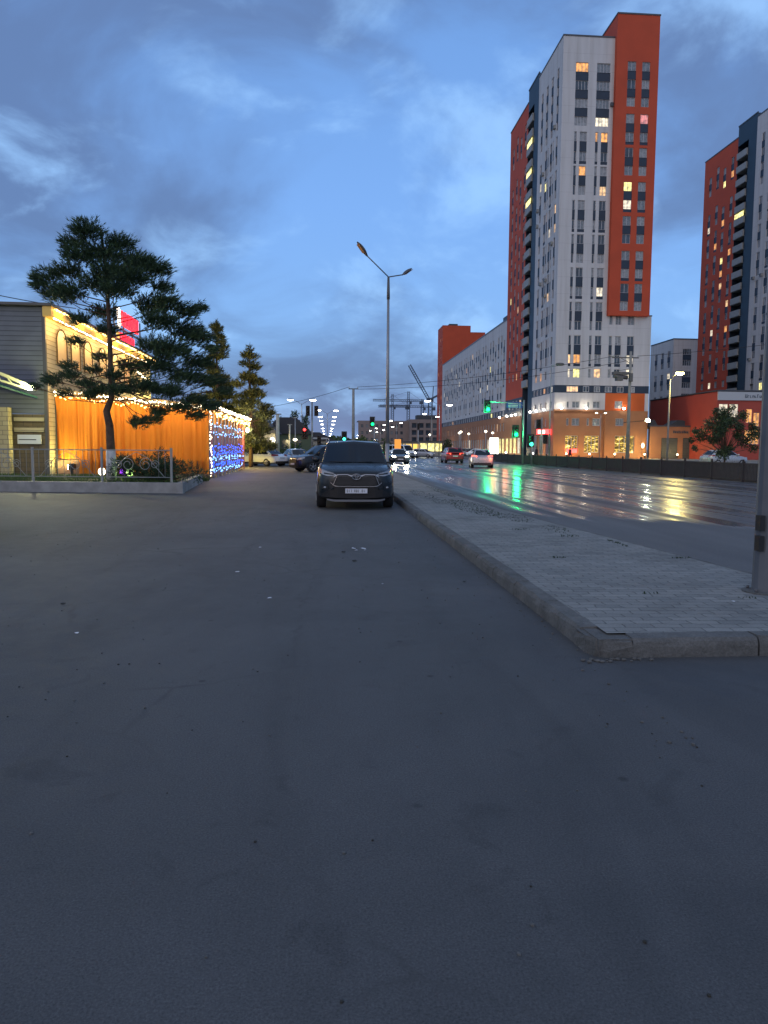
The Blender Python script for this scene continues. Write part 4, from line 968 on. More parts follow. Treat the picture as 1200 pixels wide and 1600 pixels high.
def wheel(root, x, y, r, side, style):
    w = .12
    t = MB(); n = 24; prof = [(r * .62, -w), (r * .93, -w), (r, -w * .7), (r, w * .7), (r * .93, w), (r * .62, w)]
    vs = []; fs = []
    for j in range(n):
        a = 2 * math.pi * j / n
        for rr, xx in prof: vs.append((x + xx, y + rr * math.cos(a), r + rr * math.sin(a)))
    K = len(prof)
    for j in range(n):
        for i in range(K): fs.append((j * K + i, j * K + (i + 1) % K, ((j + 1) % n) * K + (i + 1) % K, ((j + 1) % n) * K + i))
    t.add(vs, fs, TYRE, True); wo = t.build('wheel', root)
    m = MB(); xo = x + side * (w - .015); m.tube([(x + side * (w - .06), y, r), (x + side * (w - .05), y, r)], r * .62, BLACK, 20, smooth=False)
    ns = 5 if style == 0 else 8
    for k in range(ns):
        a = 2 * math.pi * k / ns + .3; m.bar((xo, y, r), (xo, y + r * .60 * math.cos(a), r + r * .60 * math.sin(a)), .07 if ns == 5 else .045, .03, ALLOY)
    m.tube([(xo - side * .02, y, r), (xo + side * .012, y, r)], r * .14, ALLOY, 12)
    ring = [(xo, y + r * .6 * math.cos(2 * math.pi * k / 24), r + r * .6 * math.sin(2 * math.pi * k / 24)) for k in range(25)]
    m.tube(ring, .014, ALLOY, 5, False); m.build('rim', wo)

def car(name, label, paint, loc, rz, group=None, L_=4.9, Wd=1.93, H=1.72, belt=1.12, zb=.24, hood=1.10, nose=.86, cab=(1.05, 1.85, 4.15, 4.78), rear=.95, wr=.37, wx=(.95, 3.80), suv=True, front='plain', tails=None, heads_on=False, style=0, cat='car', decklen=0, tw=None):
    """x across, front at local y = 0, rear at y = L_; standing on z = 0"""
    r_ = empty(name, loc, rz, label, cat, group); hw = Wd / 2
    b = MB(); c0, c1, c2, c3 = cab
    rings = [ringsec(0.00, zb + .16, nose - .06, hw * .56, hw * .46, .01), ringsec(.05, zb + .03, nose, hw * .70, hw * .58, .02), ringsec(.16, zb, nose + .05, hw * .90, hw * .76, .03), ringsec(.42, zb, nose + (hood - nose) * .55, hw * .985, hw * .84, .035),
             ringsec(c0 * .75, zb, nose + (hood - nose) * .88, hw, hw * .86, .04), ringsec(c0 + .1, zb, hood + .01, hw, hw * .86, .03), ringsec((c1 + c2) / 2, zb - .01, belt, hw, hw * .88, .0), ringsec(c2, zb, belt + .01, hw, hw * .88, 0)]
    if decklen: rings += [ringsec(c3 + .02, zb, belt, hw * .99, hw * .85, .02), ringsec(L_ - .18, zb + .05, rear, hw * .93, hw * .78, .02), ringsec(L_ - .02, zb + .15, rear - .06, hw * .80, hw * .70, .0)]
    else: rings += [ringsec(L_ - .32, zb, belt, hw * .985, hw * .86, 0), ringsec(L_ - .08, zb + .05, rear + .08, hw * .92, hw * .8, 0), ringsec(L_, zb + .15, rear - .08, hw * .82, hw * .7, 0)]
    loft(b, rings, paint, low=BLACK if suv else None); b.build('body', r_, mods='sub')
    # cabin
    zb2 = belt - .04; rt = H - .03; tb, tr = hw * (.90 if suv else .86), hw * (.74 if suv else .62)
    tb2 = hw * (.88 if suv else .84)
    base = [(-tb, c0, zb2), (tb, c0, zb2), (tb2, c3, zb2), (-tb2, c3, zb2)]; roof = [(-tr, c1, rt - .05), (tr, c1, rt - .05), (tr, c2, rt - .02), (-tr, c2, rt - .02)]
    cm = MB(); mid = [(-tr, (c1 + c2) / 2, rt), (tr, (c1 + c2) / 2, rt)]; ctr = [(0, c1 - .03, rt), (0, (c1 + c2) / 2, rt + .03), (0, c2, rt + .01)]
    vs = base + roof + mid + ctr + [(0, c0 - .10, zb2)]
    cm.add(vs, [(0, 13, 10, 4), (13, 1, 5, 10), (1, 2, 6, 9, 5), (3, 0, 4, 8, 7), (2, 3, 7, 12, 6), (4, 10, 11, 8), (10, 5, 9, 11), (8, 11, 12, 7), (11, 9, 6, 12)], paint)
    cm.build('cabin', r_, mods='bevel')
    def pane(nm, A, B, C_, D, m, off=.012, u=(0.05, .95), v=(.10, .92)):
        A, B, C_, D = map(Vector, (A, B, C_, D)); nrm = (B - A).cross(D - A).normalized()
        f = lambda s, t: (A.lerp(B, s)).lerp(D.lerp(C_, s), t)
        mb = MB(); q = [f(u[0], v[0]), f(u[1], v[0]), f(u[1], v[1]), f(u[0], v[1])]; mb.add([p + nrm * off for p in q] + [p - nrm * .02 for p in q], [(0, 1, 2, 3), (4, 7, 6, 5), (0, 4, 5, 1), (1, 5, 6, 2), (2, 6, 7, 3), (3, 7, 4, 0)], m)
        return mb.build(nm, r_)
    # windscreen follows the crowned front
    mb = MB(); cs = []
    for s_ in range(9):
        f = s_ / 8 * 2 - 1; lo = Vector((f * tb * .93, c0 - .10 * (1 - abs(f)) + .02 * abs(f), zb2)); hi = Vector((f * tr * .93, c1 - .03 * (1 - abs(f)), rt - .05 * abs(f)))
        nv = Vector((0, -(hi.z - lo.z), (hi.y - lo.y))).normalized() * .018; cs.append((lo.lerp(hi, .07) + nv, lo.lerp(hi, .88) + nv))
    vs = [p for c in cs for p in c]; mb.add(vs, [(k * 2, (k + 1) * 2, (k + 1) * 2 + 1, k * 2 + 1) for k in range(8)], CGLASS, True); mb.build('windscreen', r_)
    for w_ in ((-1, 'w'), (1, 'w')):
        mb = MB(); x_ = w_[0]; mb.tube([(x_ * .08, c0 - .08, hood + .03), (x_ * .55 - .1, c0 - .02, hood + .04)], .009, BLACK, 5); mb.build('wiper', r_)
    pane('rear_window', base[2], base[3], roof[3], roof[2], CGLASS, .014, (.06, .94), (.18, .90))
    for sd in (0, 1):
        if sd == 0: A, B, C_, D = base[3], base[0], roof[0], roof[3]
        else: A, B, C_, D = base[1], base[2], roof[2], roof[1]
        cuts = [(.05, .40), (.43, .72), (.75, .95)] if sd else [(.05, .25), (.28, .57), (.60, .95)]
        if not suv: cuts = [(.06, .46), (.49, .90)] if sd else [(.10, .51), (.54, .94)]
        for u in cuts: pane('side_window', A, B, C_, D, CGLASS, .012, u, (.14, .88))
        sx = 1 if sd else -1
        m = MB(); m.ell((sx * (hw + .05), c0 + .28, belt + .08), (.10, .06, .085), paint, 10, 8); m.box(sx * (hw - .08) - .06, sx * (hw - .08) + .10, c0 + .24, c0 + .32, belt - .02, belt + .03, BLACK); mo = m.build('wing_mirror', r_)
        for y_ in (c1 - .05, (c1 + c2) / 2 + .15):
            d = MB(); d.box(sx * hw * .985 - .012, sx * hw * .985 + .012 + (0.01 if sx > 0 else 0), y_ + .55, y_ + .75, belt - .22, belt - .18, CHROME); d.build('door_handle', r_)
        m = MB(); m.box(sx * (hw - .02) - .015, sx * (hw - .02) + .03, wx[0] + wr + .06, wx[1] - wr - .06, zb - .01, zb + .14, BLACK); m.build('sill', r_)
        for wy in wx:
            a = MB(); n = 20; xo = sx * (hw + .004); ps = [(wy + (wr + .075) * math.cos(math.pi * (1.08 * k / n - .04)), wr + (wr + .075) * math.sin(math.pi * (1.08 * k / n - .04))) for k in range(n + 1)]
            a.prism([(y_, z_) for y_, z_ in ps], 'x', xo - sx * .30, xo, BLACK); a.build('wheel_arch', r_)
            wheel(r_, sx * (hw - .095), wy, wr, sx, style)
        if suv:
            m = MB(); m.tube([(sx * tr * .93, c1 + .15, rt - .01), (sx * tr * .94, c1 + .25, rt + .05), (sx * tr * .94, c2 - .2, rt + .05), (sx * tr * .93, c2 - .05, rt)], .017, CHROME if front == 'detailed' else BLACK, 6); m.build('roof_rail', r_)
    nz = lambda x: (0.0 if abs(x) < hw * .5 else .04 * (abs(x) - hw * .5) / (hw * .2) if abs(x) < hw * .70 else .04 + .13 * (abs(x) - hw * .70) / (hw * .2) if abs(x) < hw * .9 else .17 + .5 * (abs(x) - hw * .9) / (hw * .1))
    yf = lambda o: (lambda x, z: nz(x) - o + max(0, z - nose + .1) * .35 + max(0, .42 - z) * .15)
    lin = lambda a, b, n: [a + (b - a) * k / n for k in range(n + 1)]
    def interp(tab):
        def f(x):
            x = abs(x)
            for (a, va), (b_, vb) in zip(tab[:-1], tab[1:]):
                if x <= b_: return va + (vb - va) * (x - a) / (b_ - a)
            return tab[-1][1]
        return f
    if front == 'detailed':
        D = .035
        # grille: trapezoid, widest low down, with its mesh and chrome surround
        q = MB(); q.skin(lin(-.53, .53, 20), interp([(0, .615), (.50, .63), (.53, .64)]), interp([(0, .80), (.40, .845), (.47, .80), (.53, .66)]), yf(D), BLACK, .03); go = q.build('grille', r_)
        for k in range(5):
            z = .65 + k * .035; wd = .50 - k * .012
            q = MB(); q.skin(lin(-wd, wd, 14), lambda x, z=z: z, lambda x, z=z: z + .010, yf(D + .008), mat('grille_slat', (.035, .036, .04), .35), .01); q.build('slat', go)
        q = MB(); q.skin(lin(-.56, .56, 26), interp([(0, .835), (.14, .84), (.22, .878), (.46, .874), (.56, .815)]), interp([(0, .860), (.10, .865), (.22, .898), (.47, .894), (.56, .838)]), yf(D + .02), CHROME, .03); q.build('chrome_bar', go)
        q = MB(); q.skin(lin(-.64, .64, 26), interp([(0, .582), (.50, .586), (.56, .606), (.64, .68)]), interp([(0, .603), (.48, .607), (.55, .632), (.64, .70)]), yf(D + .02), CHROME, .03); q.build('chrome_trim', go)
        for sx in (-1, 1):
            q = MB(); q.bar((sx * .47, nz(.47) - D - .02, .875), (sx * .575, nz(.575) - D - .02, .625), .016, .02, CHROME); q.build('chrome_side', go)
        # oval badge: outer ring with two crossed inner ovals
        q = MB()
        def oval(cx, cz, a, c, rr):
            q.tube([(cx + a * math.cos(2 * math.pi * k / 28), -D - .055, cz + c * math.sin(2 * math.pi * k / 28)) for k in range(29)], rr, CHROME, 6, False)
        oval(0, .835, .105, .070, .0105); oval(0, .852, .062, .026, .008); oval(0, .835, .026, .062, .008); q.build('badge', go)
        # headlamps: slim wedges sweeping back round the corner
        for sx in (-1, 1):
            q = MB(); xs = [sx * v for v in lin(.50, .93, 12)]
            q.skin(xs, interp([(0.5, .865), (.70, .845), (.85, .885), (.93, .955)]), interp([(.5, .885), (.62, .925), (.80, .995), (.93, 1.045)]), lambda x, z: nz(x) - .012 + max(0, z - .80) * .42, LAMPG, .05); ho = q.build('headlight', r_)
            q = MB(); q.skin([sx * v for v in lin(.56, .80, 8)], interp([(0.5, .872), (.80, .90)]), interp([(.5, .888), (.80, .935)]), lambda x, z: nz(x) - .022 + max(0, z - .80) * .42, BLACK, .01); q.build('lamp_bezel', ho)
            q = MB(); q.skin([sx * v for v in lin(.55, .90, 8)], interp([(0.5, .90), (.62, .925), (.90, 1.01)]), interp([(.5, .908), (.62, .936), (.90, 1.022)]), lambda x, z: nz(x) - .024 + max(0, z - .80) * .42, CHROME, .01); q.build('lamp_strip', ho)
            q = MB(); q.skin([sx * v for v in lin(.70, .86, 6)], lambda x: .53, lambda x: .60, yf(.02), BLACK, .03); fo = q.build('fog_light', r_)
            q = MB(); q.ell((sx * .775, nz(.775) - .03, .565), (.035, .02, .024), LAMPG, 10, 6); q.build('lens', fo)
            q = MB(); q.bar((sx * .56, nz(.56) - .045, .55), (sx * .90, nz(.90) - .02, .33), .035, .03, paint); q.build('bumper_blade', r_)
        q = MB(); q.skin(lin(-.86, .86, 26), interp([(0, .285), (.86, .33)]), interp([(0, .57), (.56, .57), (.86, .40)]), yf(.022), BLACK, .03); q.build('lower_intake', r_)
        q = MB(); q.skin(lin(-.72, .72, 20), interp([(0, .215), (.55, .215), (.72, .25)]), interp([(0, .265), (.55, .265), (.72, .285)]), yf(.055), SILVERP, .05); q.build('skid_plate', r_)
        q = MB(); q.box(-.275, .275, -.085, -.065, .425, .545, PLATE); q.box(-.265, .265, -.088, -.085, .432, .538, mat('plate_white', (.62, .64, .68), .4)); po = q.build('number_plate', r_)
        q = MB(); DK = BLACK; x = -.235
        for k, gl in enumerate(['0', 'I', '7', ' ', 'A', 'B', 'E', ' ', '0', 'I']):
            if gl != ' ':
                w_ = .028; t = .008; z0, z1 = .452, .518; yy0, yy1 = -.0895, -.088
                if gl in '0ABE': q.box(x, x + t, yy0, yy1, z0, z1, DK)
                if gl in '0AB7': q.box(x + w_ - t, x + w_, yy0, yy1, z0, z1, DK)
                if gl in '0ABE7': q.box(x + t, x + w_ - t, yy0, yy1, z1 - t, z1, DK)
                if gl in '0BE': q.box(x + t, x + w_ - t, yy0, yy1, z0, z0 + t, DK)
                if gl in 'ABE': q.box(x + t, x + w_ - t, yy0, yy1, .481, .489, DK)
                if gl in 'I': q.box(x + .010, x + .018, yy0, yy1, z0, z1, DK)
            x += .046
        q.build('characters', po)
        q = MB(); q.skin(lin(-.30, .30, 10), lambda x: .93, lambda x: .937, lambda x, z: .10, BLACK, .01); q.build('bonnet_gap', r_)
    else:
        q = MB(); q.skin(lin(-hw * .5, hw * .5, 10), lambda x: nose - .30, lambda x: nose - .08, yf(.02), BLACK, .03); q.build('grille', r_)
        q = MB(); q.skin(lin(-hw * .6, hw * .6, 10), lambda x: zb + .06, lambda x: zb + .22, yf(.02), BLACK, .03); q.build('lower_intake', r_)
        q = MB(); q.box(-.26, .26, -.06, -.04, zb + .22, zb + .33, PLATE); q.build('number_plate', r_)
        for sx in (-1, 1):
            q = MB(); q.skin([sx * v for v in lin(hw * .55, hw * .93, 8)], interp([(hw * .5, nose - .12), (hw * .93, nose - .05)]), interp([(hw * .5, nose - .02), (hw * .93, nose + .09)]), lambda x, z: nz(x) - .015 + max(0, z - nose + .1) * .35, E_HEAD if heads_on else LAMPG, .04); q.build('headlight', r_)
    # tail
    for sx in (-1, 1):
        q = MB(); a, b_ = hw * .52, hw * .93; y_ = lambda x: L_ - .01 - max(0, abs(x) - hw * .6) * .55
        q.add([(sx * a, y_(a), rear - .02), (sx * b_, y_(b_) - .05, rear - .06), (sx * b_, y_(b_) - .12, rear + .12), (sx * a, y_(a) - .05, rear + .09), (sx * a, y_(a) - .2, rear - .02), (sx * b_, y_(b_) - .3, rear - .06), (sx * b_, y_(b_) - .3, rear + .12), (sx * a, y_(a) - .25, rear + .09)],
              [(0, 1, 2, 3), (4, 7, 6, 5), (0, 4, 5, 1), (1, 5, 6, 2), (2, 6, 7, 3), (3, 7, 4, 0)], tails or mat('tail_lens', (.25, .01, .01), .2)); q.build('tail_light', r_)
    q = MB(); q.box(-.26, .26, L_ - .01, L_ + .015, rear - .25, rear - .13, PLATE); q.build('rear_plate', r_)
    q = MB(); q.box(-hw * .78, hw * .78, L_ - .10, L_ + .03, zb + .02, zb + .22, BLACK); q.build('rear_bumper', r_)
    return r_

def paintm(name, c, metal=.3, rough=.28):
    def fn(m, t, b, geo):
        b.inputs['Coat Weight'].default_value = .3 if c[2] < .02 else .8; b.inputs['Coat Roughness'].default_value = .06
        n = N(t, 'ShaderNodeTexNoise', i_Scale=9, i_Detail=6); t.links.new(geo.outputs['Position'], n.inputs['Vector'])
        r = N(t, 'ShaderNodeMapRange', i_1=.3, i_2=.75, i_3=rough - .06, i_4=rough + .16); t.links.new(n.outputs[0], r.inputs[0]); t.links.new(r.outputs[0], b.inputs['Roughness'])
    return mat(name, c, rough, metal, fn=fn)
PB = paintm('paint_blue_grey', (.005, .009, .013), .15); PW = paintm('paint_white', (.82, .85, .84), 0); PK = paintm('paint_black', (.012, .012, .014)); PR = paintm('paint_dark_red', (.10, .012, .014)); PRR = paintm('paint_red', (.32, .02, .02))
PS = paintm('paint_silver', (.40, .41, .43), .5); PGR = paintm('paint_grey', (.13, .14, .15), .4)

SL = dict(H=1.45, belt=.95, hood=.92, nose=.72, zb=.20, suv=False, decklen=1, wr=.32, cab=(1.15, 2.0, 3.25, 4.1), rear=.88, Wd=1.80, L_=4.6, wx=(.85, 3.65))
HB = dict(H=1.50, belt=.98, hood=.95, nose=.76, zb=.20, suv=False, wr=.32, cab=(.95, 1.65, 3.3, 3.95), rear=.90, Wd=1.76, L_=4.1, wx=(.8, 3.35))
car('parked_suv', 'dark blue-grey SUV parked nose-on beside the kerb, nearest vehicle', PB, (.735, 18.35, 0), 0, None, front='detailed', L_=4.95, H=1.76, nose=.93, hood=1.15, belt=1.16, wx=(.98, 3.83))
car('parked_sedan', 'white sedan parked beyond the blue-lit terrace entrance', PW, (-7.2, 63.6, 0), R(232), 'cars parked in the forecourt', **SL, cat='car')
car('parked_suv', 'black SUV turned across the drive behind the dark blue-grey SUV, its front wheel turned out', PK, (-2.1, 46.9, 0), R(-62), 'cars parked in the forecourt', H=1.72, L_=4.7, wx=(.9, 3.6))
car('parked_car', 'dark red car parked past the white sedan', PR, (-6.6, 79.5, 0), R(196), 'cars parked in the forecourt', **HB)
car('parked_car', 'silver car parked behind the black SUV', PS, (-1.7, 60.5, 0), R(20), 'cars parked in the forecourt', **SL)
car('moving_suv', 'red SUV seen from behind with its tail lights on, further down the wet road', PRR, (13.4, 76.5 + 4.6, 0), R(180), 'cars on the wet road', tails=E_TAIL, L_=4.6, Wd=1.86, H=1.66, wx=(.9, 3.6))
car('moving_hatchback', 'silver car with glowing tail lights nearest on the wet road', PS, (13.0, 58.4 + 4.1, 0), R(172), 'cars on the wet road', tails=E_TAIL, **HB)
point('tail_glow', (13.2, 57.9, .8), (1, .20, .06), 25, .2); point('tail_glow', (14.2, 58.1, .8), (1, .20, .06), 25, .2)
car('oncoming_car', 'oncoming car with dazzling headlights just beyond the parked SUV', PGR, (7.1, 71, 0), R(0), 'cars on the wet road', heads_on=True, **HB)
spot('headlight_beam', (6.6, 70.7, .75), (5.6, 45, 0), (1, .92, .7), 900, 60, .1); spot('headlight_beam', (7.6, 70.7, .75), (6.8, 45, 0), (1, .92, .7), 900, 60, .1)
car('oncoming_car', 'second oncoming car following the dazzling one', PW, (10.2, 104, 0), R(3), 'cars on the wet road', heads_on=True, **HB)
car('oncoming_van', 'white people carrier with lit headlamps waiting across the junction', PW, (13.0, 112, 0), R(35), 'cars on the wet road', heads_on=True, L_=5.0, Wd=1.95, H=2.1, belt=1.15, hood=1.1, cab=(.6, 1.3, 4.7, 4.9), wx=(.9, 4.0))
car('waiting_car', 'silver car waiting to the side of the white people carrier', PS, (17.0, 116, 0), R(60), 'cars on the wet road', tails=E_TAIL, **HB)
car('parked_car', 'white car cut off by the frame edge in front of the planted bed', PW, (-9.60, 11.7, 0), R(-65), 'cars parked in the forecourt', **HB)
for k, (x, y, p, rz, lb) in enumerate([(27.5, 132, PGR, 75, 'grey car parked at the foot of the pale mid-rise'), (28.5, 126, PW, 80, 'white car parked nearest the brown podium'), (29.5, 138, PK, 78, 'black car parked furthest along the brown podium'), (30.5, 145, PS, 75, 'silver car parked last along the brown podium'),
                                       (38.5, 66, PS, 100, 'pale car parked behind the railing beside the round tree')]):
    car('parked_car', lb, p, (x, y, .1), R(rz), 'cars parked beyond the railing', **(SL if k % 2 else HB))
# ------------------------------------------------------------------ restaurant
SID_G = siding('siding_grey', (.135, .155, .21), .21); SID_Y = siding('siding_cream', (.50, .44, .30), .20)
EX, EY, EZ = -12.3, 33.9, 7.57
rt_ = empty('restaurant', (EX, EY, 0), 0, 'two storey restaurant with grey lap siding gable and cream side under golden eaves lights', 'restaurant')
def rel(mb, nm, parent=rt_, org=(EX, EY, 0)):
    mb.v = [(x - org[0], y - org[1], z - org[2]) for x, y, z in mb.v]; return mb.build(nm, parent)
m = MB(); m.box(-24, EX, EY, EY + .2, 2.95, EZ, SID_G); rel(m, 'gable_wall')
m = MB(); m.box(-24, EX, EY + .02, EY + .2, 0, 2.93, mat('old_masonry', (.14, .11, .07), .85, fn=fn_brick((.15, .115, .07), (.12, .095, .06), (.07, .06, .045)))); rel(m, 'ground_floor_wall')
m = MB(); m.box(EX - .2, EX + .002, EY + .21, 53.5, 0, EZ, SID_Y); rel(m, 'side_wall')
m = MB(); m.box(EX - .08, EX + .06, EY - .06, EY + .08, 0, EZ - .02, FRAME_D); rel(m, 'corner_trim')
m = MB(); m.add([(-24, EY - .3, EZ + .06), (EX + .45, EY - .3, EZ + .02), (EX + .45, 53.8, EZ + .02), (-24, 53.8, EZ + .06), (-24, EY - .3, EZ + .18), (EX + .45, EY - .3, EZ + .13), (EX + .45, 53.8, EZ + .13), (-24, 53.8, EZ + .18)], [(0, 1, 2, 3), (4, 7, 6, 5), (0, 4, 5, 1), (1, 5, 6, 2), (2, 6, 7, 3)], FRAME_D); rel(m, 'roof')
m = MB(); m.prism([(-24, EZ + .2), (-16.6, EZ + .2), (-20.4, EZ + 2.6)], 'y', 36, 46, mat('red_roof', (.10, .02, .018), .6)); rel(m, 'roof_gable')
m = MB(); m.box(EX + .02, EX + .40, EY - .2, 53.6, EZ - .42, EZ + .0, mat('gold_fascia', (.75, .48, .10), .35)); rel(m, 'eaves_fascia')
for k, y in enumerate((35.2, 37.1, 39.0, 41.5, 44.0, 46.5)):
    m = MB(); pts = [(y + .1, 5.3), (y + 1.3, 5.3), (y + 1.3, 6.3)] + [(y + .7 + .6 * math.cos(a), 6.3 + .55 * math.sin(a)) for a in [math.pi * q / 8 for q in range(9)]] + [(y + .1, 6.3)]
    m.prism(pts, 'x', EX + .01, EX + .05, mat('arch_window', (.45, .30, .12), .4, emit=(1, .55, .2), es=.28)); w_ = rel(m, 'window')
    m = MB(); a_ = [(y + .7 + .64 * math.cos(math.pi * q / 10), 6.3 + .60 * math.sin(math.pi * q / 10)) for q in range(11)]
    pl = [(EX + .06, y + 1.34, 5.3)] + [(EX + .06, u, v) for u, v in a_] + [(EX + .06, y + .06, 5.3), (EX + .06, y + 1.34, 5.3)]
    m.tube(pl, .03, mat('arch_trim', (.16, .10, .05), .6), 5, False); m.v = [(x - EX, y_ - EY, z) for x, y_, z in m.v]; f_ = m.build('frame', w_)
# column, panel with small white board, dark canopy and truss with the flood light
m = MB(); m.box(-14.15, -13.75, EY - .5, EY - .1, 0, 3.2, mat('pale_brick', (.42, .36, .22), .8, fn=fn_brick((.46, .40, .24), (.40, .34, .2), (.18, .15, .1), 1.0))); rel(m, 'brick_column')
m = MB(); m.box(-13.7, EX - .12, EY - .05, EY + .0, 2.60, 2.78, SID_Y); m.box(-13.7, EX - .12, EY - .05, EY + .0, 2.15, 2.33, SID_Y); rel(m, 'trim_board')
m = MB(); m.box(-13.55, -12.55, EY - .10, EY - .04, 1.62, 2.02, mat('white_board', (.62, .66, .70), .4)); m.box(-13.5, -12.75, EY - .11, EY - .10, 1.79, 1.83, FRAME_D); rel(m, 'notice_board')
m = MB(); m.bar((-14.9, 30.6, 5.25), (-12.5, 32.6, 4.05), .12, .12, mat('canopy_cream', (.50, .50, .36), .5)); m.bar((-14.9, 30.6, 4.75), (-12.5, 32.6, 3.9), .08, .08, MATS['canopy_cream'])
for k in range(7):
    t0, t1 = k / 7, (k + .5) / 7; A = Vector((-14.9, 30.6, 5.2)); B = Vector((-12.5, 32.6, 4.05)); C2 = Vector((-14.9, 30.6, 4.75)); D2 = Vector((-12.5, 32.6, 3.9)); m.bar(A.lerp(B, t0), C2.lerp(D2, t1), .04, .04, MATS['canopy_cream'])
rel(m, 'canopy_truss')
m = MB(); m.add([(-15.4, 31.2, 4.62), (-12.6, 33.7, 3.60), (-15.4, 33.8, 4.62), (-15.4, 31.2, 4.70), (-12.6, 33.7, 3.68), (-15.4, 33.8, 4.70)], [(0, 2, 1), (3, 4, 5), (0, 1, 4, 3), (1, 2, 5, 4), (2, 0, 3, 5)], mat('canopy_green', (.02, .11, .10), .5)); rel(m, 'canopy')
m = MB(); m.ell((0, 0, 0), (.17, .13, .12), E_FLOOD, 12, 8); m.box(-.2, .2, .1, .26, -.12, .16, BLACK); fl = m.build('flood_light', rt_, (-12.42 - EX, 32.4 - EY, 3.98))
point('flood', (-11.95, 31.9, 3.75), (.95, .92, .30), 130, .15)

# roof sign: red channel letters on a frame, white emblem before them
sg = empty('roof_sign', (EX, 44.6, 7.7), 0, 'two rows of glowing red letters with a white emblem, standing on the restaurant eaves', 'sign')
m = MB(); m.box(.06, .12, -.1, 6.2, .75, .85, FRAME_D); m.box(.06, .12, -.1, 6.2, -.05, .03, FRAME_D)
for y in (0, 2, 4, 6): m.box(0, .07, y, y + .08, -.1, 1.9, FRAME_D)
m.build('frame', sg)
def glyphs(y, z, h, w, n, e, nm, pat):
    for k in range(n):
        g_ = MB(); t = w * .19; y0 = y + k * (w + .1); X0, X1 = .14, .26
        p = pat[k % len(pat)]
        if 'l' in p: g_.box(X0, X1, y0, y0 + t, z, z + h, e)
        if 'r' in p: g_.box(X0, X1, y0 + w - t, y0 + w, z, z + h, e)
        if 'c' in p: g_.box(X0, X1, y0 + w / 2 - t / 2, y0 + w / 2 + t / 2, z, z + h, e)
        for q, zz in (('t', z + h - t), ('m', z + h / 2 - t / 2), ('b', z)):
            if q in p: g_.box(X0, X1, y0 + t, y0 + w - t, zz, zz + t, e)
        g_.build(nm, sg)
glyphs(1.05, .98, .86, .66, 5, E_SIGNR, 'letter', ['lrm', 'lrb', 'lcrb', 'ltr', 'ltrb'])
glyphs(.55, -.20, .72, .54, 5, E_SIGNR, 'letter', ['ltm', 'lrtb', 'lrm', 'lrtm', 'lrb'])
glyphs(4.2, -.55, .55, .42, 4, E_SIGNR, 'letter', ['lrm', 'ltm', 'lrt', 'lrb'])
m = MB(); m.ell((.2, .42, 1.55), (.08, .36, .40), E_SIGNW, 12, 8); m.ell((.2, .5, 1.02), (.08, .30, .30), E_SIGNW, 10, 6); m.box(.14, .26, .05, .3, -.2, .45, E_SHOPY); m.build('emblem', sg)
point('sign_glow', (EX + 1.1, 47, 8.4), (1, .05, .05), 40, .3)

# ------------------------------------------------------------------ curtained terrace
A0 = Vector((-12.15, 34.6, 0)); B0 = Vector((-5.55, 35.6, 0)); C0 = Vector((-5.75, 51.5, 0))
tz = lambda p: 3.92 - .57 * min(1, max(0, (p.x + 12.15) / 6.6))
tr = empty('curtained_terrace', (-12.15, 34.6, 0), 0, 'dining terrace closed by orange curtains with a blue-lit entrance front', 'terrace')
rt2 = lambda mb, nm, mods=None: (setattr(mb, 'v', [(x + 12.15, y - 34.6, z) for x, y, z in mb.v]), mb.build(nm, tr))[1]
d = (B0 - A0); n_ = Vector((d.y, -d.x, 0)).normalized()      # towards the camera
CURT = mat('orange_curtain', (.85, .33, .045), .8, fn=fn_curtain)
rc = random.Random(12)
npan = 7
for k in range(npan):
    m = MB(); t0, t1 = (k - .015) / npan, (k + 1.015) / npan; S_ = 26; cols = []
    ph = rc.uniform(0, 6); fr_ = rc.uniform(17, 24); gather = rc.uniform(-.003, .003)
    for s_ in range(S_ + 1):
        t = t0 + (t1 - t0) * s_ / S_; f = s_ / S_; w_ = .055 * math.sin(ph + fr_ * f) + .03 * math.sin(2.3 * fr_ * f + 1)
        col_ = []
        for r_ in range(9):
            v = r_ / 8; zt = tz(A0 + d * t) - .12; zb_ = .28 if k else .95
            slant = (0.10 * (1 - v) if k == 0 and s_ == 0 else 0)
            amp = 1.25 - .5 * v; tt = t + gather * (1 - v) + slant * (1 - f) * .3
            p = A0 + d * min(1, tt) + n_ * (w_ * amp + .03 + (.02 if k % 2 else 0)); col_.append((p.x, p.y, zb_ + (zt - zb_) * v))
        cols.append(col_)
    vs = [p for c in cols for p in c]; m.add(vs, [(a * 9 + b_, (a + 1) * 9 + b_, (a + 1) * 9 + b_ + 1, a * 9 + b_ + 1) for a in range(S_) for b_ in range(8)], CURT, True)
    rt2(m, 'curtain')
m = MB(); m.obox(A0 - n_ * .12 + Vector((0, 0, 0)), d, n_ * .08, (0, 0, .9), mat('dusty_pink_plinth', (.30, .17, .12), .8, noise=(2, .2))); rt2(m, 'plinth')
for t in (0, .333, .667, 1.0):
    m = MB(); p = A0 + d * t - n_ * .10; m.box(p.x - .05, p.x + .05, p.y - .05, p.y + .05, 0, tz(p) - .02, FRAME_D); rt2(m, 'post')
m = MB(); za, zb_ = tz(A0), tz(B0)
e2 = [Vector((A0.x, A0.y, za)) + n_ * .3, Vector((B0.x + .3, B0.y, zb_)) + n_ * .3, Vector((C0.x + .3, C0.y, zb_)), Vector((EX, C0.y, za))]
m.add([tuple(p) for p in e2] + [tuple(p + Vector((0, 0, .14))) for p in e2], [(3, 2, 1, 0), (4, 5, 6, 7), (0, 1, 5, 4), (1, 2, 6, 5), (2, 3, 7, 6), (3, 0, 4, 7)], mat('terrace_roof', (.30, .22, .12), .6)); rt2(m, 'roof')
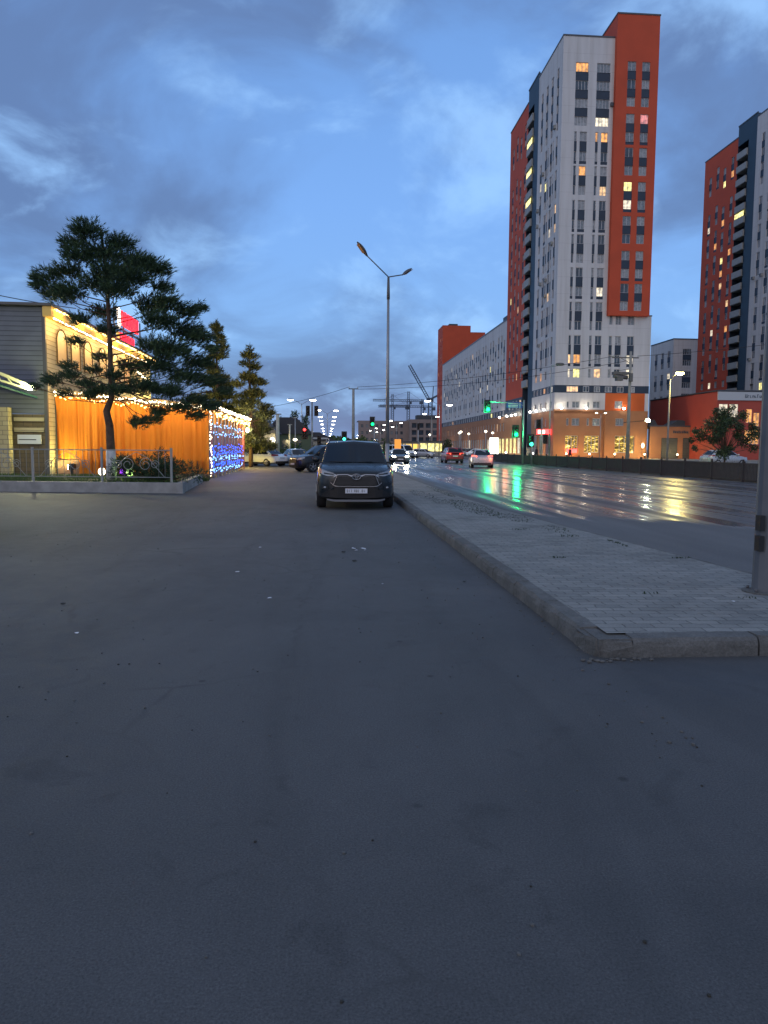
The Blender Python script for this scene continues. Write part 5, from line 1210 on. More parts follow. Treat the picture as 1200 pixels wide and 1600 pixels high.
# entrance front along the drive: fabric panels with curtains of blue lights
PINK = mat('panel_rose', (.36, .12, .11), .7, noise=(2, .2))
y = 35.75; k = 0
while y < 51.3:
    w_ = 1.5; x = B0.x + (C0.x - B0.x) * (y - 35.6) / 15.9
    m = MB(); m.box(x - .08, x - .02, y, y + w_ - .12, .15, 2.62, PINK); rt2(m, 'wall_panel')
    m = MB(); m.box(x - .06, x + .02, y + w_ - .12, y + w_, .0, 3.2, STEEL if k < 8 else PINK); rt2(m, 'post'); y += w_ + .02; k += 1
m = MB()
for s_ in range(60):
    y = 35.7 + 15.6 * s_ / 60; m.tube([(B0.x - .12 + .04 * math.sin(s_ * 1.9), y, 2.64), (B0.x - .12 + .04 * math.sin(s_ * 1.9), y, 3.3)], .01, WIREM, 3)
cols = [];
for s_ in range(121):
    y = 35.66 + 15.7 * s_ / 120; cols.append([(B0.x - .10 - (y - 35.6) * .0126 + .05 * math.sin(s_ * 1.3), y, z) for z in (2.66, 3.0, 3.34)])
m = MB(); vs = [p for c in cols for p in c]; m.add(vs, [(a * 3 + b_, (a + 1) * 3 + b_, (a + 1) * 3 + b_ + 1, a * 3 + b_ + 1) for a in range(120) for b_ in range(2)], CURT, True); rt2(m, 'valance')
# lights of the terrace: warm inside, and what the strings give outside
for x, y in ((-10.8, 37.2), (-8.8, 37.6), (-6.8, 38)):
    m = MB(); m.ell((x, y, 3.0), (.18, .18, .12), E_WHITEB, 8, 6); rt2(m, 'ceiling_lamp'); point('terrace_light', (x, y, 2.75), (1, .70, .36), 95, .2)

def light_string(label, path, nb, e, r=.035, hang=.06, group='strings of lights on the restaurant', col=None, watt=0, ev=0, jit=.02, wire_r=.008):
    path = [Vector(p) for p in path]; org = path[0].copy(); r_ = empty('light_string', tuple(org), 0, label, 'string lights', group)
    m = MB(); m.tube([p - org for p in path], wire_r, WIREM, 4); m.build('wire', r_)
    seg = [(b - a).length for a, b in zip(path[:-1], path[1:])]; tot = sum(seg)
    proto = None
    for k in range(nb):
        s_ = tot * (k + .5) / nb; i = 0
        while s_ > seg[i] and i < len(seg) - 1: s_ -= seg[i]; i += 1
        p = path[i].lerp(path[i + 1], s_ / seg[i]) - org + Vector((rc.uniform(-jit, jit), rc.uniform(-jit, jit), -hang + rc.uniform(-jit, jit)))
        if proto is None: r *= .72; b_ = MB(); b_.ell((0, 0, 0), (r, r, r * 1.2), e, 6, 4); proto = o = b_.build('bulb', r_)
        else: o = proto.copy(); COL.objects.link(o); o.parent = r_
        o.location = p; q_ = rc.uniform(.55, 1.35); o.scale = (q_, q_, q_)
    return r_
light_string('golden string of lights under the roof eaves of the restaurant', [(EX + .48, EY - .1, EZ - .02), (EX + .48, 40, EZ - .06), (EX + .48, 47, EZ - .02), (EX + .48, 53.5, EZ - .05)], 95, E_WARMB, .05)
light_string('second golden string of lights at the lower edge of the roof fascia', [(EX + .43, EY - .1, EZ - .42), (EX + .43, 42, EZ - .46), (EX + .43, 53.5, EZ - .42)], 85, E_WHITEB, .04)
ta = [tuple(A0 + d * (k / 12) + n_ * .36 + Vector((0, 0, tz(A0 + d * (k / 12)) + .08 - (.07 if k % 2 else 0)))) for k in range(13)]
light_string('white string of lights draped along the top of the orange curtains', ta, 95, E_WHITEB, .045, .02, jit=.05)
light_string('white string of lights hanging lower along the orange curtains', [(p[0], p[1] - .03, p[2] - .16 - (.10 if k % 2 else 0)) for k, p in enumerate(ta)], 70, E_WARMB, .035, .02, jit=.05)
te = [(B0.x + .34, 35.5 + 16 * k / 16, 3.48 - (.08 if k % 2 else 0)) for k in range(17)]
light_string('white string of lights along the entrance roof edge', te, 95, E_WHITEB, .05, .02, jit=.05)
light_string('pale gold string of lights hanging below the entrance roof edge', [(x, y, z - .28 - (.12 if k % 2 else 0)) for k, (x, y, z) in enumerate(te)], 95, E_WARMB, .045, .02, jit=.08)
light_string('string of lights sagging from the upper wall down to the terrace roof', [(EX + .3, 47, 6.6), (-10.6, 44.5, 5.6), (-9.3, 42, 4.9), (-8.3, 40, 4.4)], 22, E_WHITEB, .06)
light_string('string of lights wound up the corner post of the entrance', [(B0.x + .12, 35.5, .2), (B0.x + .12, 35.5, 1.8), (B0.x + .12, 35.5, 3.3)], 26, E_WHITEB, .035, jit=.04)
for k, z in enumerate([.35, .62, .92, 1.2, 1.5, 2.15, 2.55]):
    pth = [(B0.x + .08, 35.7 + 13.2 * s_ / 26, z + (.16 if (s_ + k) % 2 else -.05)) for s_ in range(27)]
    light_string('blue light string on the entrance front, %s' % ['lowest, along the ground', 'second from the ground', 'third from the ground', 'fourth from the ground', 'fifth from the ground', 'sixth from the ground, above the dark gap', 'highest, just below the valance'][k], pth, 34 if k > 3 else 52, E_BLUEW if k in (0, 2, 5, 6) else E_BLUE, .036, .0, 'blue light strings on the entrance front', jit=.07)
for y in (37, 40.5, 44.5): point('blue_glow', (B0.x + .7, y, .9), (.08, .2, 1), 30, .4)
for y in (36.5, 40, 44, 49): point('string_glow', (B0.x + .75, y, 3.1), (1, .74, .38), 45, .3)
for t in (.1, .3, .5, .7, .9): p = A0 + d * t + n_ * .75; point('string_glow', (p.x, p.y, tz(p) - .1), (1, .66, .28), 42, .3)
for y in (34.6, 37.5, 40.5, 43.5, 46.5, 50): point('eaves_glow', (EX + .8, y, EZ - .65), (1, .62, .18), 105, .25)
point('entrance_fill', (-5.1, 52.2, 3.0), (1, .62, .26), 560, .4)  # added warm fill that brightens the side of the white sedan
m = MB(); m.box(-.05, .05, -.05, .05, -.2, .2, FRAME_D); m.ell((.12, 0, 0), (.14, .14, .18), E_SHOPW, 8, 6)  # lamp body added to go with that fill, no known fixture
tag(m.build('wall_lamp', None, (-5.55, 51.65, 2.7)), 'added warm lamp at the far end of the blue-lit entrance front', 'wall lamp')

# ------------------------------------------------------------------ planter with railing, bush, little garden lights
PY0, PY1 = 25.6, 34.2
m = MB()
pl = [(-24.0, 26.6), (-10.96, 25.77), (-4.75, 24.9), (-5.42, 33.0)]
def kseg(mb, a, b, w_, z0, z1, mt):
    a, b = Vector((*a, 0)), Vector((*b, 0)); dd = b - a; nn = Vector((-dd.y, dd.x, 0)).normalized() * w_
    mb.obox(a + Vector((0, 0, z0)), dd, nn, (0, 0, z1 - z0), mt)
kseg(m, pl[0], pl[1], .22, -.02, .36, CONC); kseg(m, pl[1], pl[2], .22, -.02, .352, CONC); kseg(m, pl[2], pl[3], .22, -.02, .345, CONC)
pk = m.build('planter_kerb'); tag(pk, 'low concrete kerb wall holding the planted bed before the restaurant', 'planter')
m = MB(); m.add([(-24, 26.8, .30), (-10.95, 26.0, .30), (-5.0, 25.15, .28), (-5.62, 33.0, .28), (-6, 34.2, .28), (-24, 34.2, .3)], [tuple(range(6))], mat('soil', (.05, .042, .03), .95, noise=(5, .4), bump=(15, .6, .03)))
tag(m.build('soil_bed'), kind='structure')
m = MB()
for _ in range(16):
    grass_patch(m, rnd.uniform(-14, -5.8), rnd.uniform(26.4, 32), .30, 1.2, .9, 330, .16)
grass_patch(m, -8, 26.2, .30, 3.2, .25, 1500, .13); grass_patch(m, -12.5, 26.8, .30, 2.2, .4, 900, .18); grass_patch(m, -5.6, 33.6, .02, .35, .5, 260, .3)
tag(m.build('grass'), 'short grass in the planted bed behind the railing', kind='stuff')
RAIL = mat('railing_paint', (.26, .28, .27), .5)
fr = empty('railing', (-12.2, 26.05, .36), 0, 'pale grey metal railing with curled bars standing on the concrete bed kerb', 'railing')
def rp(s_): return Vector((-12.2, 26.05, 0)).lerp(Vector((-5.15, 25.12, 0)), s_) - Vector((-12.2, 26.05, 0))
for a_, b_ in ((0, .333), (.333, .667), (.667, 1)):
    m = MB(); P0, P1 = rp(a_), rp(b_)
    for z, rr in ((1.06, .022), (.16, .016)): m.tube([P0 + Vector((0, 0, z)), P1 + Vector((0, 0, z))], rr, RAIL, 6)
    Q = 11
    for k in range(1, Q):
        if a_ > .6 and 3 <= k <= 8: continue
        p = P0.lerp(P1, k / Q); m.tube([p + Vector((0, 0, .16)), p + Vector((0, 0, 1.06))], .008, RAIL, 4)
    mid = P0.lerp(P1, .5); dirn = (P1 - P0).normalized()
    for sx in (-1, 1):
        for c_, r0 in ((.30, .24), (.62, .15)):
            pts = [mid + dirn * sx * (c_ + r0 * (1 - q * .035) * math.cos(q * .5)) + Vector((0, 0, .58 + r0 * (1 - q * .035) * math.sin(q * .5))) for q in range(20)]
            m.tube(pts, .011, RAIL, 4, False)
    m.tube([mid + dirn * -.95 + Vector((0, 0, .16)), mid + dirn * -.4 + Vector((0, 0, .8)), mid + Vector((0, 0, 1.0)), mid + dirn * .4 + Vector((0, 0, .8)), mid + dirn * .95 + Vector((0, 0, .16))], .011, RAIL, 4, False)
    m.build('curled_panel', fr)
for s_ in (0, .333, .667, 1):
    m = MB(); p = rp(s_); m.box(p.x - .035, p.x + .035, p.y - .035, p.y + .035, -.34 if s_ == 0 else 0, 1.14, RAIL); m.build('post', fr)
for (x, y, c_, col_, lb) in [(-8.35, 28.3, E_WHITEB, (1, .95, .6), 'white glowing garden light beside the painted pine trunk'), (-7.15, 27.6, emis('led_green', (.55, 1, .25), 9), (.6, 1, .3), 'green garden light on the grass under the bush'), (-7.6, 28.4, emis('led_violet', (.35, .05, 1), 7), (.4, .1, 1), 'violet garden light behind the painted pine trunk')]:
    m = MB(); m.tube([(0, 0, 0), (0, 0, .22)], .03, BLACK, 6); m.ell((0, 0, .32), (.13, .13, .14), c_, 10, 7); tag(m.build('garden_light', None, (x, y, .28)), lb, 'garden light', 'garden lights in the planted bed'); point('garden_glow', (x + .05, y - .25, .75), col_, 12, .1)
m = MB(); m.box(-.05, .05, -.05, .05, 0, .25, BLACK); m.box(-.10, .14, -.16, .16, .22, .48, BLACK); m.box(-.125, -.10, -.13, .13, .25, .45, E_FLOOD)
tag(m.build('ground_flood', None, (-11.25, 33.75, .28)), 'small black ground floodlight aimed at the cream strip of side wall', 'floodlight')
spot('ground_flood_beam', (-11.45, 33.8, .65), (-12.3, 34.5, 2.3), (1, .82, .22), 230, 150, .1)
spot('flood_beam', (-12.30, 32.0, 3.9), (-8, 21, 0), (.97, .95, .55), 1500, 130, .15)

# ------------------------------------------------------------------ vegetation
NEED = [mat('needles_dark', (.024, .055, .028), .75), mat('needles_mid', (.045, .090, .038), .75), mat('needles_light', (.075, .13, .045), .75)]
BARK = mat('pine_bark', (.085, .052, .033), .9, noise=(9, .35), bump=(18, .8, .02)); BARKW = mat('limewashed_bark', (.50, .50, .50), .85, noise=(7, .15), bump=(18, .8, .02))
LEAVES = [mat('leaf_dark', (.020, .038, .016), .6), mat('leaf_mid', (.035, .065, .022), .6), mat('leaf_light', (.06, .10, .03), .6)]
HED = [mat('hedge_dark', (.03, .06, .015), .7), mat('hedge_mid', (.06, .11, .02), .7), mat('hedge_light', (.10, .16, .03), .7)]
NEED_LIT = [mat('needles_lit_dark', (.045, .06, .02), .75), mat('needles_lit', (.085, .10, .028), .75), mat('needles_lit_light', (.13, .14, .035), .75)]  # rear pines: yellow lamp light mixed into the needle colour
def tuft(mb, c, dirn, ln, nb, rn, w_=.012, nm=None):
    """a shoot of needles: a spray of narrow blades round a twig"""
    nm = nm or NEED
    mt = nm[0 if rn.random() < .45 else (1 if rn.random() < .7 else 2)]
    for _ in range(nb):
        v = (dirn + Vector((rn.gauss(0, .55), rn.gauss(0, .55), rn.gauss(0, .45)))).normalized() * ln * rn.uniform(.6, 1.15)
        s_ = v.cross(Vector((rn.gauss(0, 1), rn.gauss(0, 1), rn.gauss(0, 1)))).normalized() * w_ * rn.uniform(.7, 1.3)
        o_ = c + dirn * rn.uniform(-.5, .5) * ln
        mb.add([o_ - s_, o_ + s_, o_ + v], [(0, 1, 2)], mt)
def pine_from(name, label, base, trunk, clumps, seed, tr=(.15, .04), group=None, dens=1.0, ln=.17, white=None, w_=.012, fat=1.0, nm=None):
    rn_ = random.Random(seed); r_ = empty(name, base, 0, label, 'pine tree', group)
    m = MB(); K = len(trunk); rr = [tr[0] + (tr[1] - tr[0]) * k / (K - 1) for k in range(K)]
    if white:
        m.tube([trunk[0], (trunk[0][0], trunk[0][1], white)], [tr[0] * 1.12, tr[0] * 1.0], BARKW, 12)
        tk = [(trunk[0][0], trunk[0][1], white)] + list(trunk[1:]); m.tube(tk, [tr[0] * .985] + rr[1:], BARK, 12)
    else: m.tube(trunk, rr, BARK, 10)
    m.build('trunk', r_)
    lm = MB(); cr = MB()
    def tpoint(z):
        for a, b_ in zip(trunk[:-1], trunk[1:]):
            if a[2] <= z <= b_[2]: return Vector(a).lerp(Vector(b_), (z - a[2]) / (b_[2] - a[2]))
        return Vector(trunk[-1]) if z > trunk[-1][2] else Vector(trunk[0])
    for cx, cy, cz, R_ in clumps:
        c = Vector((cx, cy, cz)); h = math.hypot(cx, cy); t0 = tpoint(max(2.7 + rn_.random() * 1.2, cz - .25 - h * .28)); mid = t0.lerp(c, .55) + Vector((0, 0, -.08 * h))
        lm.tube([t0, mid, c], [.026, .014, .006], BARK, 5)
        R_ *= fat; nt_ = int(R_ * R_ * 330 * dens)
        for k in range(3):
            q = c + Vector((rn_.gauss(0, R_ * .5), rn_.gauss(0, R_ * .5), rn_.gauss(0, R_ * .3))); lm.tube([mid.lerp(c, .5), q], [.012, .005], BARK, 4)
        for _ in range(nt_):
            v = Vector((rn_.gauss(0, 1), rn_.gauss(0, 1), rn_.gauss(0, .62))); v = v.normalized() * R_ * (rn_.random() ** .45) * rn_.uniform(.75, 1.15); v.z *= .72
            out = Vector((v.x + cx * .15, v.y + cy * .15, abs(v.z) * .5 + R_ * .45)).normalized()
            tuft(cr, c + v, out, ln, 7, rn_, w_, nm)
    lm.build('branch', r_); cr.build('crown', r_)
    return r_
M_ = 27.2 / 1155
cl = [(150, 362, 20), (113, 368, 16), (187, 370, 18), (165, 390, 24), (133, 398, 20), (208, 393, 20), (98, 412, 19), (70, 424, 16), (62, 436, 12), (228, 405, 18), (252, 416, 17), (180, 420, 24), (148, 432, 20), (215, 432, 22), (84, 448, 18), (116, 452, 20), (256, 440, 13), (195, 452, 20), (150, 472, 17), (118, 487, 13), (230, 462, 20), (165, 505, 13),
      (265, 462, 17), (290, 474, 17), (310, 466, 10), (250, 492, 21), (285, 502, 22), (310, 514, 17), (325, 532, 10), (235, 528, 21), (270, 538, 24), (305, 553, 18), (245, 562, 21), (285, 578, 21), (320, 584, 14), (338, 582, 8), (225, 597, 19), (262, 603, 19), (298, 616, 17), (325, 626, 12), (240, 636, 13), (218, 655, 12), (228, 648, 10), (196, 560, 17), (150, 548, 9),
      (100, 578, 12), (76, 586, 12), (128, 592, 13), (56, 598, 8), (158, 604, 11), (138, 568, 10), (190, 604, 12), (108, 522, 10), (90, 606, 9), (180, 580, 10), (345, 600, 9), (300, 640, 12), (275, 628, 14), (95, 560, 10), (140, 610, 11)]
rnp = random.Random(21); clumps = []
for px, py, pr in cl:
    x = (px - 172) * M_; z = (752 - py) * M_ * .985; w_ = max(.25, 1.5 - abs(x) * .35); clumps.append((x * .95 + .05, rnp.uniform(-w_, w_) * .8 + .15 * abs(x), z * .955 - .05, pr * M_ * 1.02))
pine_from('pine_tree', 'big dark pine with a limewashed trunk in the bed before the restaurant', (-7.72, 27.3, .28), [(0, 0, 0), (.0, 0, 1.2), (-.02, 0, 2.0), (-.12, 0, 2.5), (.06, .02, 3.0), (.07, 0, 4.0), (.05, 0, 5.5), (.0, 0, 7.2), (-.15, 0, 8.8)], clumps, 5, (.17, .045), white=1.12, dens=2.9, w_=.013, fat=1.28)
def conic(h, w_, rn_, z0):
    out = []
    z = z0
    while z < h - .3:
        f = 1 - (z - z0) / (h - z0); R_ = w_ * (f ** .8) * rn_.uniform(.75, 1.15)
        n = max(3, int(6 * f + 2))
        for k in range(n):
            a = rn_.uniform(0, 6.28); q = R_ * rn_.uniform(.45, 1); out.append((q * math.cos(a), q * math.sin(a), z + rn_.uniform(-.3, .3) - q * .12, .42 + .42 * f * rn_.uniform(.7, 1.1)))
        z += .62 + .35 * f
    out.append((0, 0, h - .25, .28)); out.append((0, 0, h, .16))
    return out
for (x, y, h, w_, sd, lb) in [(-8.75, 61, 11.4, 2.0, 31, 'yellow-lit pine rising behind the terrace roof, taller of the two behind'), (-5.85, 58, 9.2, 2.0, 32, 'last pine of the row behind the terrace, standing nearest the drive')]:
    rn_ = random.Random(sd); pine_from('pine_tree', lb, (x, y, 0), [(0, 0, 0), (.05, 0, h * .4), (-.05, 0, h * .75), (0, 0, h)], conic(h, w_, rn_, 2.0), sd, (.18, .03), 'pines behind the restaurant', .75, .28, w_=.026, nm=NEED_LIT)
point('garden_flood', (-7.4, 56.0, 1.4), (1, .72, .16), 800, .3); point('garden_flood', (-10.8, 55.5, 4.6), (1, .72, .16), 700, .3); point('porch', (-6.0, 56.5, 3.0), (1, .85, .6), 260, .3)
def leafy(name, label, base, blobs, seed, group=None, cat='tree', leaf=.07, dens=500, mats=LEAVES, trunk_h=1.2, tr=.09):
    rn_ = random.Random(seed); r_ = empty(name, base, 0, label, cat, group); m = MB()
    m.tube([(0, 0, 0), (.04, 0, trunk_h * .6), (0, .05, trunk_h)], [tr, tr * .8, tr * .6], BARK, 8)
    for (x, y, z, R_) in blobs: m.tube([(0, .05, trunk_h * .9), (x * .5, y * .5, (trunk_h + z) / 2), (x, y, z)], [tr * .45, tr * .25, .012], BARK, 5)
    m.build('trunk', r_); c_ = MB()
    for (x, y, z, R_) in blobs:
        for _ in range(int(R_ * R_ * dens)):
            v = Vector((rn_.gauss(0, 1), rn_.gauss(0, 1), rn_.gauss(0, 1))).normalized() * R_ * rn_.random() ** .4 * rn_.uniform(.7, 1.18); p = Vector((x, y, z)) + v
            a = Vector((rn_.gauss(0, 1), rn_.gauss(0, 1), rn_.gauss(0, 1))).normalized() * leaf * rn_.uniform(.6, 1.3); b_ = a.cross(Vector((rn_.gauss(0, 1), rn_.gauss(0, 1), rn_.gauss(0, 1)))).normalized() * leaf * .5
            c_.add([p - a, p - b_, p + a, p + b_], [(0, 1, 2, 3)], mats[min(2, int(rn_.random() * 2.6))])
    c_.build('crown', r_); return r_
rn_ = random.Random(3)
bl = []
for _ in range(26):
    a = rn_.uniform(0, 6.28); q = rn_.uniform(.1, 1); z = rn_.uniform(1.2, 4.4); R_ = (1.95 if z < 3.2 else 1.95 - (z - 3.2) * .9); bl.append((math.cos(a) * q * R_ * 1.12, math.sin(a) * q * R_, z, rn_.uniform(.26, .66)))
bl += [(-2.3, .2, 2.9, .3), (-2.7, 0, 2.2, .28), (-2.4, 0, 1.6, .3), (2.3, 0, 1.6, .4), (2.5, 0, 2.6, .3), (.4, 0, 4.7, .3), (-.8, 0, 4.4, .35)]
leafy('round_tree', 'dark round-crowned tree standing behind the road railing near the thick post', (30.6, 55, .1), bl, 6, leaf=.085, dens=1250)
rn_ = random.Random(9)
bl = [(rn_.uniform(-1.3, 1.3), rn_.uniform(-.5, .5), rn_.uniform(.25, .75), rn_.uniform(.28, .42)) for _ in range(18)] + [(1.35, 0, .3, .3), (-1.5, 0, .25, .25), (0, 0, .95, .25)]
jr = empty('juniper_bush', (-5.85, 26.7, .28), 0, 'spreading dark juniper bush behind the end of the railing', 'bush'); jr2 = random.Random(15); jm = MB(); jt = MB()
for x, y, z, R_ in bl:
    jt.tube([(0, 0, 0), (x * .5, y * .5, z * .6), (x, y, z)], [.03, .02, .008], BARK, 5)
    for _ in range(int(R_ * R_ * 900)):
        v = Vector((jr2.gauss(0, 1), jr2.gauss(0, 1), jr2.gauss(0, .8))).normalized() * R_ * jr2.random() ** .4; tuft(jm, Vector((x, y, z)) + v, (v.normalized() + Vector((0, 0, .3))).normalized(), .13, 5, jr2, .011)
jt.build('stem', jr); jm.build('foliage', jr)
# ------------------------------------------------------------------ railing along the far side of the road
FEN = mat('railing_brown', (.030, .022, .018), .6, noise=(3, .2))
ys_ = [14 + 2.96 * k for k in range(27)]
root = empty('road_railing', (20.3, 14, 0), 0, 'long dark brown railing with tight upright bars along the far edge of the wet road', 'railing')
for k, y in enumerate(ys_):
    m = MB(); m.box(-.05, .05, y - 14 - .05, y - 14 + .05, 0, 1.02, FEN); m.ell((0, y - 14, 1.06), .06, FEN, 6, 4); m.build('post', root)
    if k < len(ys_) - 1:
        m = MB(); a, b = y - 14 + .05, y - 14 + 2.91
        m.box(-.025, .025, a, b, .88, .94, FEN); m.box(-.02, .02, a, b, .10, .15, FEN)
        nb = 24
        for q in range(1, nb): yy = a + (b - a) * q / nb; m.box(-.014, .014, yy - .033, yy + .033, .15, .88, FEN)
        m.build('bar_panel', root)
m = MB()
# ------------------------------------------------------------------ junction clutter
r_ = empty('advert_board', (8.45, 88, 0), 0, 'small glowing orange board on two legs beyond the unlit lamp post', 'board')
m = MB(); m.box(-.38, .38, -.06, .06, 1.45, 2.6, emis('board_orange', (1, .36, .02), 1.0)); m.build('panel', r_)
for x in (-.3, .3): m = MB(); m.box(x - .03, x + .03, -.03, .03, 0, 1.45, FRAME_D); m.build('leg', r_)
m = MB(); m.box(-.75, .75, -.1, .1, .5, 3.4, emis('lightbox_white', (1, .95, .8), 4)); m.box(-.85, .85, -.12, .12, .1, .5, FRAME_D)
tag(m.build('light_box', None, (28.3, 124, 0)), 'tall glowing white light box at the foot of the pale mid-rise', 'light box')
m = MB(); m.box(-1.6, 1.6, -.15, .15, 0, .9, E_REDL); m.box(-1.4, -.2, -.2, -.15, .15, .75, E_SHOPW)
tag(m.build('shop_sign', None, (39.4, 131.5, 4.2)), 'small red and white shop sign at the near corner of the tall tower', 'sign')
m = MB(); m.box(-1.0, 1.0, -.05, .05, 0, .7, E_REDL)
tag(m.build('window_sign', None, (43.7, 129.75, .9)), 'red lit panel under the yellow shop window of the tall tower', 'sign')
for x, z, lb in ((57.3, 3.3, 'warm wall lantern on the brown wall of the tower next to the roller doors'),):
    m = MB(); m.ell((0, 0, 0), (.25, .2, .45), E_SHOPW, 8, 6); m.box(-.1, .1, .1, .4, -.1, .1, FRAME_D); tag(m.build('wall_lantern', None, (x - 1.2, 128.1, z - 1.0)), lb, 'wall lamp'); point('lantern', (x - 1.2, 127.6, z - .6), (1, .66, .2), 160, .2)
# low kiosks and lit stalls at the far junction
rk = random.Random(17)
for k, (x, y, w_, h, em, lb) in enumerate([(16.5, 150, 4.5, 2.8, E_SHOPY, 'low kiosk with a warm lit front at the far junction'), (22.5, 160, 5.0, 3.0, LIT[3], 'wider kiosk with yellow windows past the warm kiosk'), (10.5, 165, 4.0, 2.6, LIT[1], 'small pale-lit kiosk furthest left of the three at the junction')]):
    r_ = empty('kiosk', (x, y, 0), 0, lb, 'kiosk', 'kiosks at the far junction')
    m = MB(); m.box(-w_ / 2, w_ / 2, 0, 3, 0, h, GREYB); m.build('body', r_)
    m = MB(); m.box(-w_ / 2 - .2, w_ / 2 + .2, -.5, 3.2, h, h + .18, FRAME_D); m.build('roof', r_)
    for q in range(3): a = -w_ / 2 + .3 + q * w_ / 3; m = MB(); m.box(a, a + w_ / 3 - .3, -.04, -.005, .9, h - .4, em); m.build('window', r_)
# people on the far walk: one continuous skinned figure each, clothes as separate meshes
SKIN = mat('skin', (.42, .26, .19), .6); COAT = mat('dark_coat', (.03, .02, .03), .8); TROU = mat('dark_trousers', (.02, .022, .03), .8); HAIR = mat('hair_dark', (.015, .012, .01), .7)
def person(label, loc, rz, stride=.22):
    r_ = empty('person', loc, rz, label, 'person', 'people walking on the far pavement')
    V = [(0, 0, .95), (0, 0, 1.15), (0, 0, 1.40), (0, 0, 1.52), (0, -.02, 1.60), (0, -.02, 1.72), (-.09, 0, .92), (-.10, -stride, .50), (-.10, -stride * .9, .09), (-.10, -stride * .9 - .16, .04), (.09, 0, .92), (.10, stride * .6, .52), (.10, stride * 1.5, .14), (.10, stride * 1.4 - .12, .05),
         (-.19, 0, 1.40), (-.25, .10, 1.13), (-.26, .0, .90), (-.26, -.05, .82), (.19, 0, 1.40), (.25, -.10, 1.13), (.26, -.22, .92), (.26, -.28, .85)]
    Ed = [(0, 1), (1, 2), (2, 3), (3, 4), (4, 5), (0, 6), (6, 7), (7, 8), (8, 9), (0, 10), (10, 11), (11, 12), (12, 13), (2, 14), (14, 15), (15, 16), (16, 17), (2, 18), (18, 19), (19, 20), (20, 21)]
    rad = [.15, .14, .15, .06, .075, .085, .10, .065, .045, .035, .10, .065, .045, .035, .06, .045, .035, .03, .06, .045, .035, .03]
    me = bpy.data.meshes.new('person_body'); me.from_pydata(V, Ed, []); me.materials.append(COAT)
    o = bpy.data.objects.new('body', me); COL.objects.link(o); o.parent = r_
    s_ = o.modifiers.new('s', 'SKIN')
    for i, q in enumerate(rad): me.skin_vertices[0].data[i].radius = (q, q * .8)
    me.skin_vertices[0].data[0].use_root = True
    o.modifiers.new('u', 'SUBSURF').levels = 1
    m = MB(); m.ell((0, -.035, 1.645), (.078, .09, .11), SKIN, 12, 8); m.ell((0, -.13, 1.64), (.012, .02, .02), SKIN, 6, 4); m.build('face', r_)
    m = MB(); m.ell((0, -.005, 1.69), (.092, .10, .10), HAIR, 12, 8); m.build('hair', r_)
    m = MB(); m.tube([(0, 0, .80), (0, 0, 1.05), (0, 0, 1.30), (0, 0, 1.44)], [.21, .185, .20, .13], COAT, 12); m.build('coat', r_)
def safe_person(*a):
    person(*a)
safe_person('person in dark clothes walking past the glowing shop windows of the tower', (31.8, 95, .1), R(80))
safe_person('second dark-clothed person on the far walk near the slim unlit pole', (27.9, 97, .1), R(-95))

# ------------------------------------------------------------------ skyline down the street
SHELL = mat('raw_concrete', (.24, .19, .17), .85, noise=(.2, .12)); VOID = mat('unglazed_opening', (.02, .02, .025), .9)
F = Facade('unfinished_building', 'long unfinished concrete building with open window holes at the end of the road', 'building', None, (14, 330, 0))
ops = []
for c in range(9):
    for k in range(4): ops.append((1.2 + c * 2.2, 2.3 + c * 2.2, 1.6 + k * 3.0, 3.0 + k * 3.0, GL[0] if (c * 7 + k * 3) % 4 else GL[1]))
F.wall((14, 330, 0), (1, 0, 0), (0, -1, 0), 0, 22.5, 0, 13.6, SHELL, ops)
F.box(14, 36.5, 330.1, 350, 13.5, 13.6, ROOFM)
ops = []
for c in range(5):
    for k in range(4): ops.append((1.0 + c * 3.1, 3.1 + c * 3.1, 1.2 + k * 3.1, 3.3 + k * 3.1, GL[0]))
F.wall((36.5, 326, 0), (1, 0, 0), (0, -1, 0), 0, 17, 0, 14.2, SHELL, ops, .6)
F.box(36.5, 53.5, 326.1, 345, 14.1, 14.2, ROOFM); F.box(36.49, 36.5, 326, 345, 0, 14.2, SHELL); F.box(40, 50, 328, 335, 14.2, 16.2, ROOFM)
F.finish(FRAME_D)
STEELC = mat('crane_steel', (.05, .07, .10), .6)
def lattice(mb, a, b, w_, n=14, r_=.12):
    a, b = Vector(a), Vector(b); d_ = (b - a).normalized(); s1 = d_.cross(Vector((0, 1, 0))).normalized() * w_ / 2; s2 = d_.cross(s1).normalized() * w_ / 2
    cs = [s1 + s2, s1 - s2, -s1 - s2, -s1 + s2]
    for c in cs: mb.bar(a + c, b + c, r_, r_, STEELC)
    for k in range(n):
        p, q = a.lerp(b, k / n), a.lerp(b, (k + 1) / n)
        for i in range(4): mb.bar(p + cs[i], q + cs[(i + 1) % 4], r_ * .6, r_ * .6, STEELC)
def crane(label, x, y, h, jl, jr, tower_top):
    r_ = empty('tower_crane', (x, y, 0), 0, label, 'tower crane', 'tower cranes on the skyline')
    m = MB(); lattice(m, (0, 0, 0), (0, 0, h), 1.8, 20, .28); m.build('mast', r_)
    m = MB(); lattice(m, (-jl, 0, h), (jr, 0, h), 1.2, 24, .24); m.build('jib', r_)
    m = MB(); lattice(m, (0, 0, h), (0, 0, h + tower_top), 1.2, 4, .24); m.bar((0, 0, h + tower_top), (-jl * .7, 0, h + .6), .12, .12, STEELC); m.bar((0, 0, h + tower_top), (jr * .8, 0, h + .6), .12, .12, STEELC); m.build('apex', r_)
    m = MB(); m.box(jr * .75, jr * .98, -1, 1, h - 2.4, h - .3, STEELC); m.build('counterweight', r_)
    m = MB(); m.box(.8, 2.2, -.8, .8, h - 2.4, h - .7, STEELC); m.build('cab', r_)
